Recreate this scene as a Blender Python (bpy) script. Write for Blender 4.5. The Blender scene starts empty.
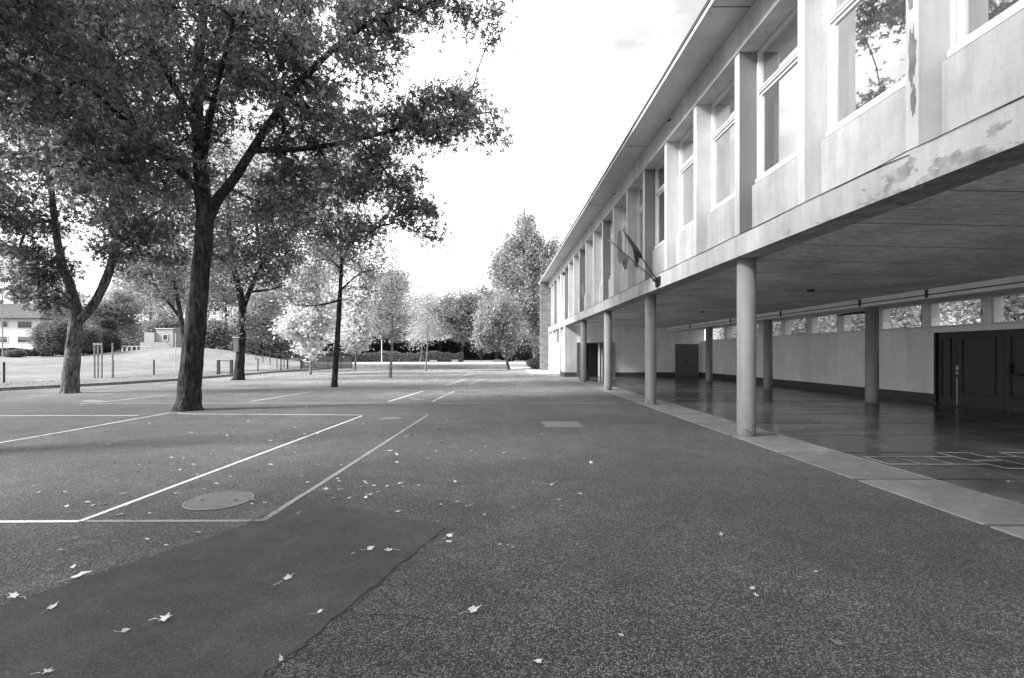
import bpy, math, random
import numpy as np
from mathutils import Vector, Matrix

# ------------------------------------------------------------------ camera, world, sun, exposure
S = bpy.context.scene
COL = S.collection
F, VX, VY, H = 475.0, 496.0, 353.0, 1.5
cam = bpy.data.cameras.new("camera")
camo = bpy.data.objects.new("camera", cam); COL.objects.link(camo)
cam.sensor_width = 36.0; cam.lens = F / 1024 * 36.0
cam.shift_x = (512 - VX) / 1024; cam.shift_y = (VY - 339) / 1024
cam.clip_start = 0.05; cam.clip_end = 3000
camo.location = (0, 0, H); camo.rotation_euler = (math.radians(90), 0, 0)
S.camera = camo
S.view_settings.view_transform = 'Standard'; S.view_settings.look = 'None'
S.view_settings.exposure = 1.56; S.view_settings.gamma = 1.0
S.render.engine = 'CYCLES'
S.cycles.max_bounces = 7; S.cycles.transparent_max_bounces = 12

SUN_EL, SUN_AZ = math.radians(35), math.radians(-107)      # azimuth clockwise from +Y: the sun stands to the left
W = bpy.data.worlds.new("World"); S.world = W; W.use_nodes = True
nt = W.node_tree; nt.nodes.clear()
sky = nt.nodes.new('ShaderNodeTexSky'); sky.sky_type = 'NISHITA'; sky.sun_disc = False
sky.sun_elevation = SUN_EL; sky.sun_rotation = SUN_AZ; sky.dust_density = 4.0; sky.air_density = 1.0
bw = nt.nodes.new('ShaderNodeRGBToBW'); nt.links.new(sky.outputs[0], bw.inputs[0])
tc = nt.nodes.new('ShaderNodeTexCoord'); ns = nt.nodes.new('ShaderNodeTexNoise')
ns.inputs['Scale'].default_value = 2.2; ns.inputs['Detail'].default_value = 5
mp = nt.nodes.new('ShaderNodeMapping'); mp.inputs['Scale'].default_value = (1, 1, 2.5)
nt.links.new(tc.outputs['Generated'], mp.inputs[0]); nt.links.new(mp.outputs[0], ns.inputs['Vector'])
cr = nt.nodes.new('ShaderNodeMapRange'); cr.inputs[1].default_value = .40; cr.inputs[2].default_value = .58
cr.inputs[3].default_value = 3.3; cr.inputs[4].default_value = 9.5       # thin bright cloud sheet over the whole sky
nt.links.new(ns.outputs['Fac'], cr.inputs[0])
mx = nt.nodes.new('ShaderNodeMix'); mx.data_type = 'FLOAT'; mx.inputs[0].default_value = .8
nt.links.new(bw.outputs[0], mx.inputs[2]); nt.links.new(cr.outputs[0], mx.inputs[3])
bg = nt.nodes.new('ShaderNodeBackground'); bg.inputs[1].default_value = 0.1
nt.links.new(mx.outputs[0], bg.inputs[0])
wo = nt.nodes.new('ShaderNodeOutputWorld'); nt.links.new(bg.outputs[0], wo.inputs[0])
sun = bpy.data.lights.new("sun", 'SUN'); sun.energy = 3.1; sun.angle = math.radians(12); sun.color = (1, 1, 1)
suno = bpy.data.objects.new("sun", sun); COL.objects.link(suno)
sd = Vector((math.sin(SUN_AZ) * math.cos(SUN_EL), math.cos(SUN_AZ) * math.cos(SUN_EL), math.sin(SUN_EL)))
suno.rotation_euler = (-sd).to_track_quat('-Z', 'Y').to_euler(); suno.location = sd * 60

# ------------------------------------------------------------------ helpers
rnd = random.Random(7); rng = np.random.default_rng(11)
def P(px, py): d = F * H / (py - VY); return ((px - VX) * d / F, d)          # ground point seen at a pixel
def WP(px, py, Y): return ((px - VX) * Y / F, Y, H + (VY - py) * Y / F)

def tag(o, label=None, cat=None, group=None, kind=None):
    if label: o['label'] = label
    if cat: o['category'] = cat
    if group: o['group'] = group
    if kind: o['kind'] = kind
    return o
def link(name, me, parent=None, loc=None):
    o = bpy.data.objects.new(name, me); COL.objects.link(o)
    if parent: o.parent = parent
    if loc is not None: o.location = loc
    return o
def empty(name, loc=(0, 0, 0), rz=0, parent=None):
    o = bpy.data.objects.new(name, None); COL.objects.link(o); o.location = loc; o.rotation_euler = (0, 0, rz)
    o.empty_display_size = .2
    if parent: o.parent = parent
    return o
class MB:
    def __init__(s): s.v = []; s.f = []; s.m = []
    def add(s, vs, fs, mi=0):
        b = len(s.v); s.v += [tuple(v) for v in vs]; s.f += [tuple(i + b for i in f) for f in fs]; s.m += [mi] * len(fs); return s
    def box(s, a, b, mi=0, bev=0.0):
        x0, y0, z0 = a; x1, y1, z1 = b
        if bev:
            e = bev
            pts = []
            for z, ins in ((z0, 0), (z1 - e, 0), (z1, e)):
                pts += [(x0 + ins, y0 + ins, z), (x1 - ins, y0 + ins, z), (x1 - ins, y1 - ins, z), (x0 + ins, y1 - ins, z)]
            fs = [(3, 2, 1, 0), (8, 9, 10, 11)]
            for k in (0, 4):
                for i in range(4): fs.append((k + i, k + (i + 1) % 4, k + 4 + (i + 1) % 4, k + 4 + i))
            return s.add(pts, fs, mi)
        return s.add([(x0, y0, z0), (x1, y0, z0), (x1, y1, z0), (x0, y1, z0), (x0, y0, z1), (x1, y0, z1), (x1, y1, z1), (x0, y1, z1)],
                     [(3, 2, 1, 0), (4, 5, 6, 7), (0, 1, 5, 4), (1, 2, 6, 5), (2, 3, 7, 6), (3, 0, 4, 7)], mi)
    def tube(s, pts, rad, n=8, mi=0, cap=True):
        pts = [Vector(p) for p in pts]
        if not hasattr(rad, '__len__'): rad = [rad] * len(pts)
        vs = []; fs = []; ref = None
        for i, p in enumerate(pts):
            d = (pts[min(i + 1, len(pts) - 1)] - pts[max(i - 1, 0)])
            d = d.normalized() if d.length > 1e-9 else Vector((0, 0, 1))
            if ref is None: ref = d.orthogonal().normalized()
            ref = (ref - d * ref.dot(d)); ref = ref.normalized() if ref.length > 1e-6 else d.orthogonal().normalized()
            q = d.cross(ref)
            for k in range(n):
                a = 2 * math.pi * k / n
                vs.append(p + (ref * math.cos(a) + q * math.sin(a)) * rad[i])
        for i in range(len(pts) - 1):
            for k in range(n): fs.append((i * n + k, i * n + (k + 1) % n, (i + 1) * n + (k + 1) % n, (i + 1) * n + k))
        if cap: fs.append(tuple(reversed(range(n)))); fs.append(tuple((len(pts) - 1) * n + k for k in range(n)))
        return s.add(vs, fs, mi)
    def mesh(s, name, mats, smooth=False):
        me = bpy.data.meshes.new(name); me.from_pydata(s.v, [], s.f)
        mats = mats if isinstance(mats, (list, tuple)) else [mats]
        for m in mats: me.materials.append(m)
        if len(mats) > 1: me.polygons.foreach_set('material_index', s.m)
        if smooth: me.polygons.foreach_set('use_smooth', [True] * len(me.polygons))
        me.update(); return me
    def build(s, name, mats, parent=None, loc=None, smooth=False): return link(name, s.mesh(name, mats, smooth), parent, loc)
def box(name, a, b, m, parent=None, bev=0.0): return MB().box(a, b, 0, bev).build(name, m, parent)
def sheet(name, poly, z, m, parent=None):
    return MB().add([(x, y, z) for x, y in poly], [tuple(range(len(poly)))]).build(name, m, parent)

# ------------------------------------------------------------------ materials (a monochrome photograph: all greys)
class NM:
    def __init__(s, name, rough=.8, spec=.5):
        s.m = bpy.data.materials.new(name); s.m.use_nodes = True; s.t = s.m.node_tree
        s.b = s.t.nodes['Principled BSDF']; s.b.inputs['Roughness'].default_value = rough
        s.b.inputs['Specular IOR Level'].default_value = spec
        s.geo = s.t.nodes.new('ShaderNodeNewGeometry')
    def n(s, kind, **kw):
        nd = s.t.nodes.new(kind)
        for k, v in kw.items():
            if k in nd.inputs: nd.inputs[k].default_value = v
            else: setattr(nd, k, v)
        return nd
    def l(s, a, b): s.t.links.new(a, b)
    def pos(s, scale=(1, 1, 1), obj=False):
        mp = s.n('ShaderNodeMapping'); mp.inputs['Scale'].default_value = scale
        if obj: s.l(s.n('ShaderNodeTexCoord').outputs['Object'], mp.inputs[0])
        else: s.l(s.geo.outputs['Position'], mp.inputs[0])
        return mp.outputs[0]
    def noise(s, scale, detail=4, vec=None, rough=.55):
        nd = s.n('ShaderNodeTexNoise'); nd.inputs['Scale'].default_value = scale; nd.inputs['Detail'].default_value = detail
        nd.inputs['Roughness'].default_value = rough
        s.l(vec if vec is not None else s.geo.outputs['Position'], nd.inputs['Vector']); return nd.outputs['Fac']
    def rng(s, fac, a, b, c, d):
        nd = s.n('ShaderNodeMapRange'); s.l(fac, nd.inputs[0])
        for i, v in enumerate((a, b, c, d)): nd.inputs[i + 1].default_value = v
        return nd.outputs[0]
    def math(s, op, a, b=None):
        nd = s.n('ShaderNodeMath', operation=op)
        for i, v in enumerate((a, b)):
            if v is None: continue
            if isinstance(v, (int, float)): nd.inputs[i].default_value = v
            else: s.l(v, nd.inputs[i])
        return nd.outputs[0]
    def mix(s, f, a, b):
        nd = s.n('ShaderNodeMix', data_type='FLOAT')
        for i, v in ((0, f), (2, a), (3, b)):
            if isinstance(v, (int, float)): nd.inputs[i].default_value = v
            else: s.l(v, nd.inputs[i])
        return nd.outputs[0]
    def col(s, v):
        if isinstance(v, (int, float)): s.b.inputs['Base Color'].default_value = (v, v, v, 1)
        else: s.l(v, s.b.inputs['Base Color'])
        return s
    def bump(s, h, strength=.3, dist=.01):
        nd = s.n('ShaderNodeBump'); nd.inputs['Strength'].default_value = strength; nd.inputs['Distance'].default_value = dist
        s.l(h, nd.inputs['Height']); s.l(nd.outputs[0], s.b.inputs['Normal']); return s

def plain(name, v, rough=.7, var=.12, scale=3.0, bump=.0, spec=.5):
    k = NM(name, rough, spec); f = k.noise(scale, 5)
    k.col(k.rng(f, .3, .7, v * (1 - var), v * (1 + var)))
    if bump: k.bump(k.noise(60, 3), bump, .004)
    return k.m
def asphalt():
    k = NM('asphalt', .78, .4)
    vo = k.n('ShaderNodeTexVoronoi'); vo.inputs['Scale'].default_value = 122; k.l(k.geo.outputs['Position'], vo.inputs['Vector'])
    sep = k.n('ShaderNodeSeparateColor'); k.l(vo.outputs['Color'], sep.inputs[0])
    stone = k.math('POWER', sep.outputs[0], 2.6)
    gap = k.rng(vo.outputs['Distance'], .25, .6, 1, .35)
    base = k.math('MULTIPLY', k.mix(stone, .013, .31), gap)
    fine = k.noise(220, 2); base = k.math('MULTIPLY', base, k.rng(fine, .3, .7, .6, 1.4))
    big = k.noise(.35, 5); mid = k.noise(1.9, 5, rough=.65)
    base = k.math('MULTIPLY', base, k.rng(k.noise(.55, 6, k.pos((1, .45, 1)), .7), .38, .62, .8, 1.12)); base = k.math('MULTIPLY', base, k.rng(big, .3, .7, .75, 1.28)); base = k.math('MULTIPLY', base, k.rng(mid, .3, .7, .68, 1.32)); base = k.math('MULTIPLY', base, k.rng(k.noise(7, 5, rough=.7), .3, .7, .8, 1.2))
    str_ = k.noise(1.0, 4, k.pos((.06, .9, 1))); base = k.math('MULTIPLY', base, k.rng(str_, .35, .65, .9, 1.1))
    sy = k.n('ShaderNodeSeparateXYZ'); k.l(k.geo.outputs['Position'], sy.inputs[0])
    far_sun_tone = k.math('MULTIPLY', k.rng(k.math('ADD', sy.outputs[1], k.rng(k.noise(3, 3), .3, .7, -.12, .12)), 13.9, 14.1, 1, 1.45), k.rng(k.math('ADD', sy.outputs[1], k.rng(k.noise(.3, 4), .3, .7, -3, 3)), 14, 27, 1, 2.7))
    base = k.math('MULTIPLY', base, far_sun_tone)        # paler far surfacing, plus a ramp that paints the sunlit brightening into the colour
    k.b.inputs['Sheen Weight'].default_value = .14; k.b.inputs['Sheen Roughness'].default_value = .35
    k.col(base)
    k.bump(k.math('ADD', k.math('MULTIPLY', vo.outputs['Distance'], -1.0), k.math('MULTIPLY', sep.outputs[1], .5)), .9, .006)
    return k.m
def tar():
    k = NM('smooth_asphalt', .72, .4)
    f = k.noise(120, 3); g = k.noise(1.3, 6, rough=.7); h = k.noise(6, 4)
    b = k.math('MULTIPLY', k.rng(f, .3, .7, .017, .066), k.rng(g, .3, .7, .62, 1.45)); b = k.math('MULTIPLY', b, k.rng(h, .35, .7, .92, 1.12))
    sc = k.noise(9, 6, k.pos((1, .3, 1)), .75); b = k.math('ADD', b, k.rng(sc, .60, .8, 0, .06)); vv = k.n('ShaderNodeTexVoronoi'); vv.inputs['Scale'].default_value = 110; k.l(k.geo.outputs['Position'], vv.inputs['Vector']); s3 = k.n('ShaderNodeSeparateColor'); k.l(vv.outputs['Color'], s3.inputs[0]); b = k.math('ADD', b, k.rng(s3.outputs[0], .86, 1, 0, .03))
    k.col(b); k.bump(k.noise(160, 3), .35, .003); return k.m
def paint(name, v, wear):
    k = NM(name, .7, .3)
    f = k.noise(45, 4, rough=.75); g = k.noise(2.0, 4)
    fac = k.rng(k.math('ADD', f, k.math('MULTIPLY', g, .5)), wear, wear + .12, 1, 0)
    k.col(k.mix(fac, .075, v)); k.bump(k.noise(120, 2), .5, .003); return k.m
def plaster(name, v, stain=.12, peel=False, rough=.85):
    k = NM(name, rough, .3)
    a = k.noise(1.1, 6, rough=.65); b = k.noise(1.0, 5, k.pos((2.5, 2.5, .35)))
    c = k.math('MULTIPLY', k.rng(a, .3, .7, v * (1 - stain), v * (1 + stain * .4)), k.rng(b, .35, .7, 1.03, 1 - stain))
    c = k.math('MULTIPLY', c, k.rng(k.noise(1.0, 7, k.pos((6, 6, .8)), .75), .45, .7, 1, 1 - stain * .7)); c = k.math('MULTIPLY', c, k.rng(k.noise(22, 5, rough=.7), .3, .7, .95, 1.04))
    if peel:
        sp = k.n('ShaderNodeSeparateXYZ'); k.l(k.geo.outputs['Position'], sp.inputs[0])
        low = k.rng(sp.outputs[2], 3.2, 3.5, .12, -.05)
        near = k.rng(sp.outputs[1], 4.6, 8.5, .07, -.15)
        p = k.math('ADD', k.math('ADD', k.noise(3.1, 7, k.pos((1, .8, 1.7)), .62), low), near)
        m = k.rng(p, .60, .63, 0, .85)
        c = k.mix(m, c, k.rng(k.noise(7, 6), .3, .7, .15, .40))
    k.col(c); k.bump(k.noise(90, 4), .18, .004); return k.m
def column_mat(name, v):
    k = NM(name, .5, .4); sp = k.n('ShaderNodeSeparateXYZ'); k.l(k.geo.outputs['Position'], sp.inputs[0])
    st = k.noise(1.0, 6, k.pos((9, 9, .5)), .65); c = k.math('MULTIPLY', k.rng(st, .3, .7, v * .86, v * 1.12), k.rng(k.noise(4, 5), .3, .7, .94, 1.06))
    d = k.math('SUBTRACT', k.math('ADD', k.noise(9, 6, rough=.75), k.rng(sp.outputs[2], 0, .5, .14, -.12)), 0)      # splashes and scuffs low down
    c = k.mix(k.rng(d, .56, .66, 0, .55), c, .07); ch = k.noise(13, 5, rough=.8); c = k.mix(k.rng(ch, .70, .715, 0, .6), c, .5)
    k.col(c); k.bump(k.noise(35, 4), .12, .004); return k.m
def board_concrete():
    k = NM('board_marked_concrete', .8, .3)
    g = k.noise(1.0, 6, k.pos((14, .55, 1)), .6); s2 = k.noise(.7, 5)
    sp = k.n('ShaderNodeSeparateXYZ'); k.l(k.geo.outputs['Position'], sp.inputs[0])
    y = k.math('FRACT', k.math('MULTIPLY', sp.outputs[1], 1 / 1.24)); j = k.rng(k.math('ABSOLUTE', k.math('SUBTRACT', y, .5)), .475, .495, 1, .4)
    # boards run across the hall: streaks stretched along X
    g2 = k.noise(1.0, 8, k.pos((3.5, 9, 1)), .75)
    c = k.math('MULTIPLY', k.math('MULTIPLY', k.rng(g2, .3, .72, .88, .64), k.rng(k.noise(1.0, 8, k.pos((5, 16, 1)), .8), .45, .66, 1.12, .55)), k.rng(s2, .3, .7, .72, 1.2)); c = k.math('MULTIPLY', c, j)
    k.col(c); k.bump(g2, .5, .02); return k.m
def slab_mat():
    k = NM('hall_floor_slab', .3, .5)
    oi = k.n('ShaderNodeObjectInfo'); a = k.noise(.9, 6, rough=.65); b = k.noise(4.5, 5, k.pos((1.6, .5, 1)), .7)
    c = k.math('MULTIPLY', k.rng(a, .3, .7, .05, .12), k.rng(oi.outputs['Random'], 0, 1, .72, 1.3)); c = k.math('MULTIPLY', c, k.rng(b, .35, .7, .85, 1.2)); c = k.math('ADD', c, k.rng(k.noise(1.3, 7, k.pos((1.2, .5, 1)), .75), .58, .72, 0, .09))
    k.col(c); k.l(k.rng(a, .3, .7, .10, .30), k.b.inputs['Roughness']); k.bump(k.noise(25, 4), .06, .004); return k.m
def edge_slab_mat():
    k = NM('edge_slab', .6, .45)
    oi = k.n('ShaderNodeObjectInfo'); a = k.noise(1.3, 6, rough=.7); b = k.noise(30, 4)
    c = k.math('MULTIPLY', k.rng(a, .3, .7, .16, .26), k.rng(oi.outputs['Random'], 0, 1, .85, 1.15)); c = k.math('MULTIPLY', c, k.rng(b, .3, .7, .9, 1.1)); c = k.math('MULTIPLY', c, k.rng(k.noise(5, 6, rough=.75), .3, .7, .75, 1.25))
    k.col(c); k.bump(b, .2, .003); return k.m
def glass():
    m = bpy.data.materials.new('window_glass'); m.use_nodes = True; t = m.node_tree; t.nodes.clear()
    o = t.nodes.new('ShaderNodeOutputMaterial'); mixn = t.nodes.new('ShaderNodeMixShader'); g = t.nodes.new('ShaderNodeBsdfGlossy')
    g.inputs['Roughness'].default_value = .015; g.inputs['Color'].default_value = (.95, .95, .95, 1)
    tr = t.nodes.new('ShaderNodeBsdfTransparent'); tr.inputs['Color'].default_value = (.85, .85, .85, 1)
    lw = t.nodes.new('ShaderNodeLayerWeight'); lw.inputs['Blend'].default_value = .45
    mr = t.nodes.new('ShaderNodeMapRange'); mr.inputs[3].default_value = .32; mr.inputs[4].default_value = .95
    bn = t.nodes.new('ShaderNodeBump'); nz = t.nodes.new('ShaderNodeTexNoise'); nz.inputs['Scale'].default_value = .8
    ge = t.nodes.new('ShaderNodeNewGeometry'); t.links.new(ge.outputs['Position'], nz.inputs['Vector'])
    bn.inputs['Strength'].default_value = .12; bn.inputs['Distance'].default_value = .008; t.links.new(nz.outputs['Fac'], bn.inputs['Height'])
    t.links.new(bn.outputs[0], g.inputs['Normal'])
    t.links.new(lw.outputs['Facing'], mr.inputs[0]); t.links.new(mr.outputs[0], mixn.inputs[0])
    t.links.new(tr.outputs[0], mixn.inputs[1]); t.links.new(g.outputs[0], mixn.inputs[2]); t.links.new(mixn.outputs[0], o.inputs[0]); return m
def clear_glass():
    m = glass(); m.name = 'clear_window_glass'
    for n in m.node_tree.nodes:
        if n.type == 'MAP_RANGE': n.inputs[3].default_value = .04; n.inputs[4].default_value = .3
    return m
def bark(name, v, sc=1.0):
    k = NM(name, .95, .15)
    a = k.noise(9 * sc, 6, k.pos((1, 1, .25)), .7); b = k.noise(3 * sc, 5, k.pos((1, 1, .6)), .6)
    vo = k.n('ShaderNodeTexVoronoi'); vo.inputs['Scale'].default_value = 9 * sc; k.l(k.pos((1, 1, .3)), vo.inputs['Vector'])
    c = k.math('MULTIPLY', k.rng(a, .35, .65, v * .35, v * 1.7), k.rng(vo.outputs['Distance'], 0, .6, .4, 1.5)); c = k.math('ADD', c, k.rng(k.noise(11 * sc, 6, k.pos((1, 1, .5)), .7), .54, .60, 0, v * 1.6))
    k.col(c); k.bump(k.math('ADD', a, vo.outputs['Distance']), .9, .03); return k.m
def leaves(name, v, trans=.35, var=.45):
    m = bpy.data.materials.new(name); m.use_nodes = True; t = m.node_tree; t.nodes.clear()
    o = t.nodes.new('ShaderNodeOutputMaterial'); mixn = t.nodes.new('ShaderNodeMixShader'); mixn.inputs[0].default_value = trans
    d = t.nodes.new('ShaderNodeBsdfPrincipled'); d.inputs['Roughness'].default_value = .55; d.inputs['Specular IOR Level'].default_value = .35
    tr = t.nodes.new('ShaderNodeBsdfTranslucent'); ge = t.nodes.new('ShaderNodeNewGeometry')
    mr = t.nodes.new('ShaderNodeMapRange'); mr.inputs[3].default_value = v * (1 - var); mr.inputs[4].default_value = v * (1 + var)
    t.links.new(ge.outputs['Random Per Island'], mr.inputs[0])
    for s in (d.inputs['Base Color'], tr.inputs['Color']): t.links.new(mr.outputs[0], s)
    t.links.new(d.outputs[0], mixn.inputs[1]); t.links.new(tr.outputs[0], mixn.inputs[2]); t.links.new(mixn.outputs[0], o.inputs[0]); return m
def grass_ground():
    k = NM('lawn_and_earth', .95, .1)
    a = k.noise(.25, 6, rough=.6); b = k.noise(14, 5, rough=.7); c0 = k.noise(1.6, 5, rough=.6)
    c = k.math('MULTIPLY', k.rng(a, .3, .7, .17, .27), k.rng(b, .3, .7, .7, 1.3)); c = k.math('MULTIPLY', c, k.rng(c0, .3, .7, .85, 1.15))
    k.col(c); k.bump(b, .6, .05); return k.m
def masonry(name, v, w, h, mort=.5):
    k = NM(name, .9, .2)
    br = k.n('ShaderNodeTexBrick'); br.inputs['Scale'].default_value = 1; br.inputs['Brick Width'].default_value = w; br.inputs['Row Height'].default_value = h
    br.inputs['Mortar Size'].default_value = .012; br.inputs['Color1'].default_value = (v * .75,) * 3 + (1,); br.inputs['Color2'].default_value = (v * 1.2,) * 3 + (1,)
    br.inputs['Mortar'].default_value = (v * mort,) * 3 + (1,)
    sp = k.n('ShaderNodeSeparateXYZ'); k.l(k.geo.outputs['Position'], sp.inputs[0]); cb = k.n('ShaderNodeCombineXYZ')
    k.l(k.math('ADD', sp.outputs[0], sp.outputs[1]), cb.inputs[0]); k.l(sp.outputs[2], cb.inputs[1]); k.l(cb.outputs[0], br.inputs['Vector'])
    k.l(br.outputs['Color'], k.b.inputs['Base Color']); k.bump(k.math('MULTIPLY', br.outputs['Fac'], -1.0), .6, .02); return k.m
M = dict(
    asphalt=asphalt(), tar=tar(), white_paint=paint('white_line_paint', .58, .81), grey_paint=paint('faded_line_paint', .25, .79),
    faint=paint('worn_line_paint', .5, .76), cover=plain('manhole_cover', .13, .6, .25, 12, .3), chalk=paint('hopscotch_paint', .40, .735),
    white=plaster('white_render', .58, .2), beam=plaster('beam_render', .52, .24, True), fin=plaster('fin_render', .58, .18), dark_fin=plaster('grey_fin_paint', .20, .12),
    soffit=plaster('soffit_paint', .58, .08), ceiling=board_concrete(), frame=plain('window_frame_paint', .62, .45, .08), panel=plaster('panel_render', .48, .24),
    column=column_mat('column_paint', .26), darkcol=column_mat('back_column_paint', .26), hallwall=plaster('hall_wall_paint', .84, .10), plinth=plain('plinth_paint', .055, .5, .2),
    door=plain('dark_door_paint', .03, .4, .2), greydoor=plain('grey_door_paint', .13, .5, .1), lightdoor=plain('light_door_paint', .33, .5, .1), metal=plain('brushed_metal', .5, .35), black=plain('black_paint', .012, .5),
    slab=slab_mat(), edge=edge_slab_mat(), joint=plain('slab_joint', .02, .9), glass=glass(), cglass=clear_glass(), curtain=plain('curtain_cloth', .8, .9, .1), blind=plain('blind_cloth', .75, .9, .08), interior=plain('room_wall', .25, .9),
    membrane=plain('roof_membrane', .05, .8), bark=bark('dark_bark', .02), bark2=bark('grey_bark', .065), barky=bark('young_bark', .12, 2), kerb=plain('kerb_stone', .16, .9, .3, 8), wallstone=plain('low_wall_stone', .24, .9, .25, 3, .3),
    grass=grass_ground(), blade=leaves('grass_blade', .2, .3), gravel=plain('gravel_path', .5, .95, .12, 6, .3), post=plain('fence_post_paint', .03, .6), wire=plain('fence_wire', .12, .5), wood=plain('stake_wood', .22, .9, .2, 8),
    paleconc=plain('pale_concrete', .36, .9, .12),
    masonry=masonry('split_stone_masonry', .24, .42, .12), housewall=plain('house_wall', .62, .9, .06), roof=masonry('roof_tile', .10, .3, .25), roofd=plain('roof_dark', .13, .9, .2), shutter=plain('shutter', .12, .7), wglass=plain('house_window', .05, .15),
    dleaf=plain('fallen_leaf', .46, .8, .5, 9), dleaf2=plain('browned_fallen_leaf', .15, .8, .25, 14), carw=plain('pale_car_paint', .6, .3), carg=plain('car_glass', .03, .1), tyre=plain('tyre', .02, .9),
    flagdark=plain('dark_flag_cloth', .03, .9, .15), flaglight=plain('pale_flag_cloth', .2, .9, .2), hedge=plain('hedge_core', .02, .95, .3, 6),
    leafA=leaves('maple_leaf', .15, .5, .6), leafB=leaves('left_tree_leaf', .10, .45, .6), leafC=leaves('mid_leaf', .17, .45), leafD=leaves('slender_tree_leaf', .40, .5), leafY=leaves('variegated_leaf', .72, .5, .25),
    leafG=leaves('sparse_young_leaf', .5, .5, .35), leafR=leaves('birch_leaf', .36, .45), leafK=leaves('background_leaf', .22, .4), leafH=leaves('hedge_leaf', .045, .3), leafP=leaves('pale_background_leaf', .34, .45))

# ------------------------------------------------------------------ ground
KERB = [(-30, -25), (-27, -12), (-21.7, 12), (-19.6, 18.75), (-18.0, 22.2), (-17.25, 25.4), (-17.0, 30), (-16.7, 36), (-15.9, 42), (-15, 46.6)]
def kx(y):
    if y >= KERB[-1][1]: return KERB[-1][0]
    if y <= KERB[0][1]: return KERB[0][0]
    for (xa, ya), (xb, yb) in zip(KERB, KERB[1:]):
        if ya <= y <= yb: return xa + (xb - xa) * (y - ya) / (yb - ya)
def sm(t): t = min(1, max(0, t)); return t * t * (3 - 2 * t)
def lawn_z(x, y):
    s = kx(y) - x
    z = .1 + .85 * sm((s - 3) / 27) * sm((y - 10) / 30) + 1.5 * math.exp(-((x + 33) / 8) ** 2 - ((y - 52) / 9) ** 2) * sm(s / 6)
    if y > 45.2: z = max(z, .30)
    return z + .03 * math.sin(x * .7 + y * .3) * math.sin(y * .5) * sm(s / 3)
def ground_z(x, y):
    k = kx(y)
    if x <= k - .005: return lawn_z(x, y)
    if y < 45.2: return -.06 if (x < 1.0 or y < 41) else .32 * sm((y - 41) / 14) - .02
    if x < 1.0: return .30
    return .32 * sm((y - 41) / 14) - .02
rows = [-600, -200, -60, -25] + [-20 + i * 2 for i in range(16)] + [12 + i for i in range(33)] + [45.19, 45.21] + [46 + i for i in range(40)] + [90, 96, 104, 115, 130, 160, 220, 400, 900]
offs = [-800, -400, -200, -120, -90, -70] + [-60 + 2 * i for i in range(15)] + [-30 + i for i in range(30)] + [-.6, -.3, -.01]
absx = [-12, -9, -6, -3, 0, .99, 1.01, 4, 8, 13.4, 16, 20, 26, 40, 80, 200, 800]
gv = []; nc = len(offs) + 1 + len(absx)
for y in rows:
    k = kx(y)
    for o in offs: gv.append((k + o, y, ground_z(k + o, y)))
    gv.append((k + .02, y, ground_z(k + .02, y)))
    for j, x in enumerate(absx): gv.append((max(x, k + .05 + .01 * j), y, ground_z(max(x, k + .05), y)))
gf = [(r * nc + c, r * nc + c + 1, (r + 1) * nc + c + 1, (r + 1) * nc + c) for r in range(len(rows) - 1) for c in range(nc - 1)]
mb = MB(); mb.v = gv; mb.f = gf; mb.m = [0] * len(gf)
ground = mb.build('ground', M['grass'], smooth=False); tag(ground, kind='structure')
yard_poly = [(kx(y) + .02, y) for y in [-25, -12, 0, 12, 18.75, 22.2, 25.4, 30, 36, 42, 45.15]][::-1] + [(4.24, -25), (4.24, 41), (1.0, 41), (1.0, 45.15)]
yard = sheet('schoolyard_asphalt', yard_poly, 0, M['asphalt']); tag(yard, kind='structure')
if yard.data.polygons[0].normal.z < 0: yard.data.flip_normals()
path = MB().add([(1.0, 41, .004), (12, 41, .004), (9, 48, .13), (1.2, 48, .13), (12, 56, .33), (1.6, 56, .33), (22, 72, .36), (-8, 72, .36)], [(0, 1, 2, 3), (3, 2, 4, 5), (5, 4, 6, 7)]).build('paved_path', M['gravel']); tag(path, kind='structure')
gp = MB().add([(-30, 52, .34), (1, 50, .34), (1.4, 66, .34), (-8, 70, .34), (-34, 66, .34)], [(0, 1, 2, 3, 4)]).build('gravel_path', M['gravel']); tag(gp, kind='structure')
# smooth asphalt patch, a few mm proud with a ragged edge
pp = [P(446, 528), P(421, 521), P(375, 513), P(303, 501), P(270, 513), P(246, 525), P(150, 557), P(60, 587), P(0, 606), (-4.4, 2.0), (-5.2, .2), (-2.2, 0.0), P(262, 678), P(323, 629), P(393, 570)]
pe = []
for i, (x, y) in enumerate(pp):
    x2, y2 = pp[(i + 1) % len(pp)]; n = max(1, int(math.hypot(x2 - x, y2 - y) / .04))
    for j in range(n): t = j / n; pe.append((x + (x2 - x) * t + rnd.uniform(-.012, .012) + .006 * math.sin(len(pe) * .7), y + (y2 - y) * t + rnd.uniform(-.012, .012) + .005 * math.sin(len(pe) * .47)))
mb = MB(); n = len(pe); mb.add([(x, y, .005) for x, y in pe] + [(x, y, .0005) for x, y in pe], [tuple(range(n))] + [(i, (i + 1) % n, n + (i + 1) % n, n + i) for i in range(n)])
patch = mb.build('smooth_asphalt_patch', M['tar'], yard)
ap = [P(262, 678), P(323, 629), P(393, 570), P(446, 528)]    # open crack along the right edge of the patch
cr_ = MB(); L = []
for (x, y), (x2, y2) in zip(ap, ap[1:]):
    for j in range(14): t = j / 14; L.append((x + (x2 - x) * t, y + (y2 - y) * t))
vs = [];
for i, (x, y) in enumerate(L):
    w = max(.0005, rnd.gauss(.002, .004)) * (2 if i < 12 else 1); o = .012 + rnd.uniform(-.007, .007); vs += [(x + o, y - o, .0022), (x + o + w, y - o - w, .0022)]

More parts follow.
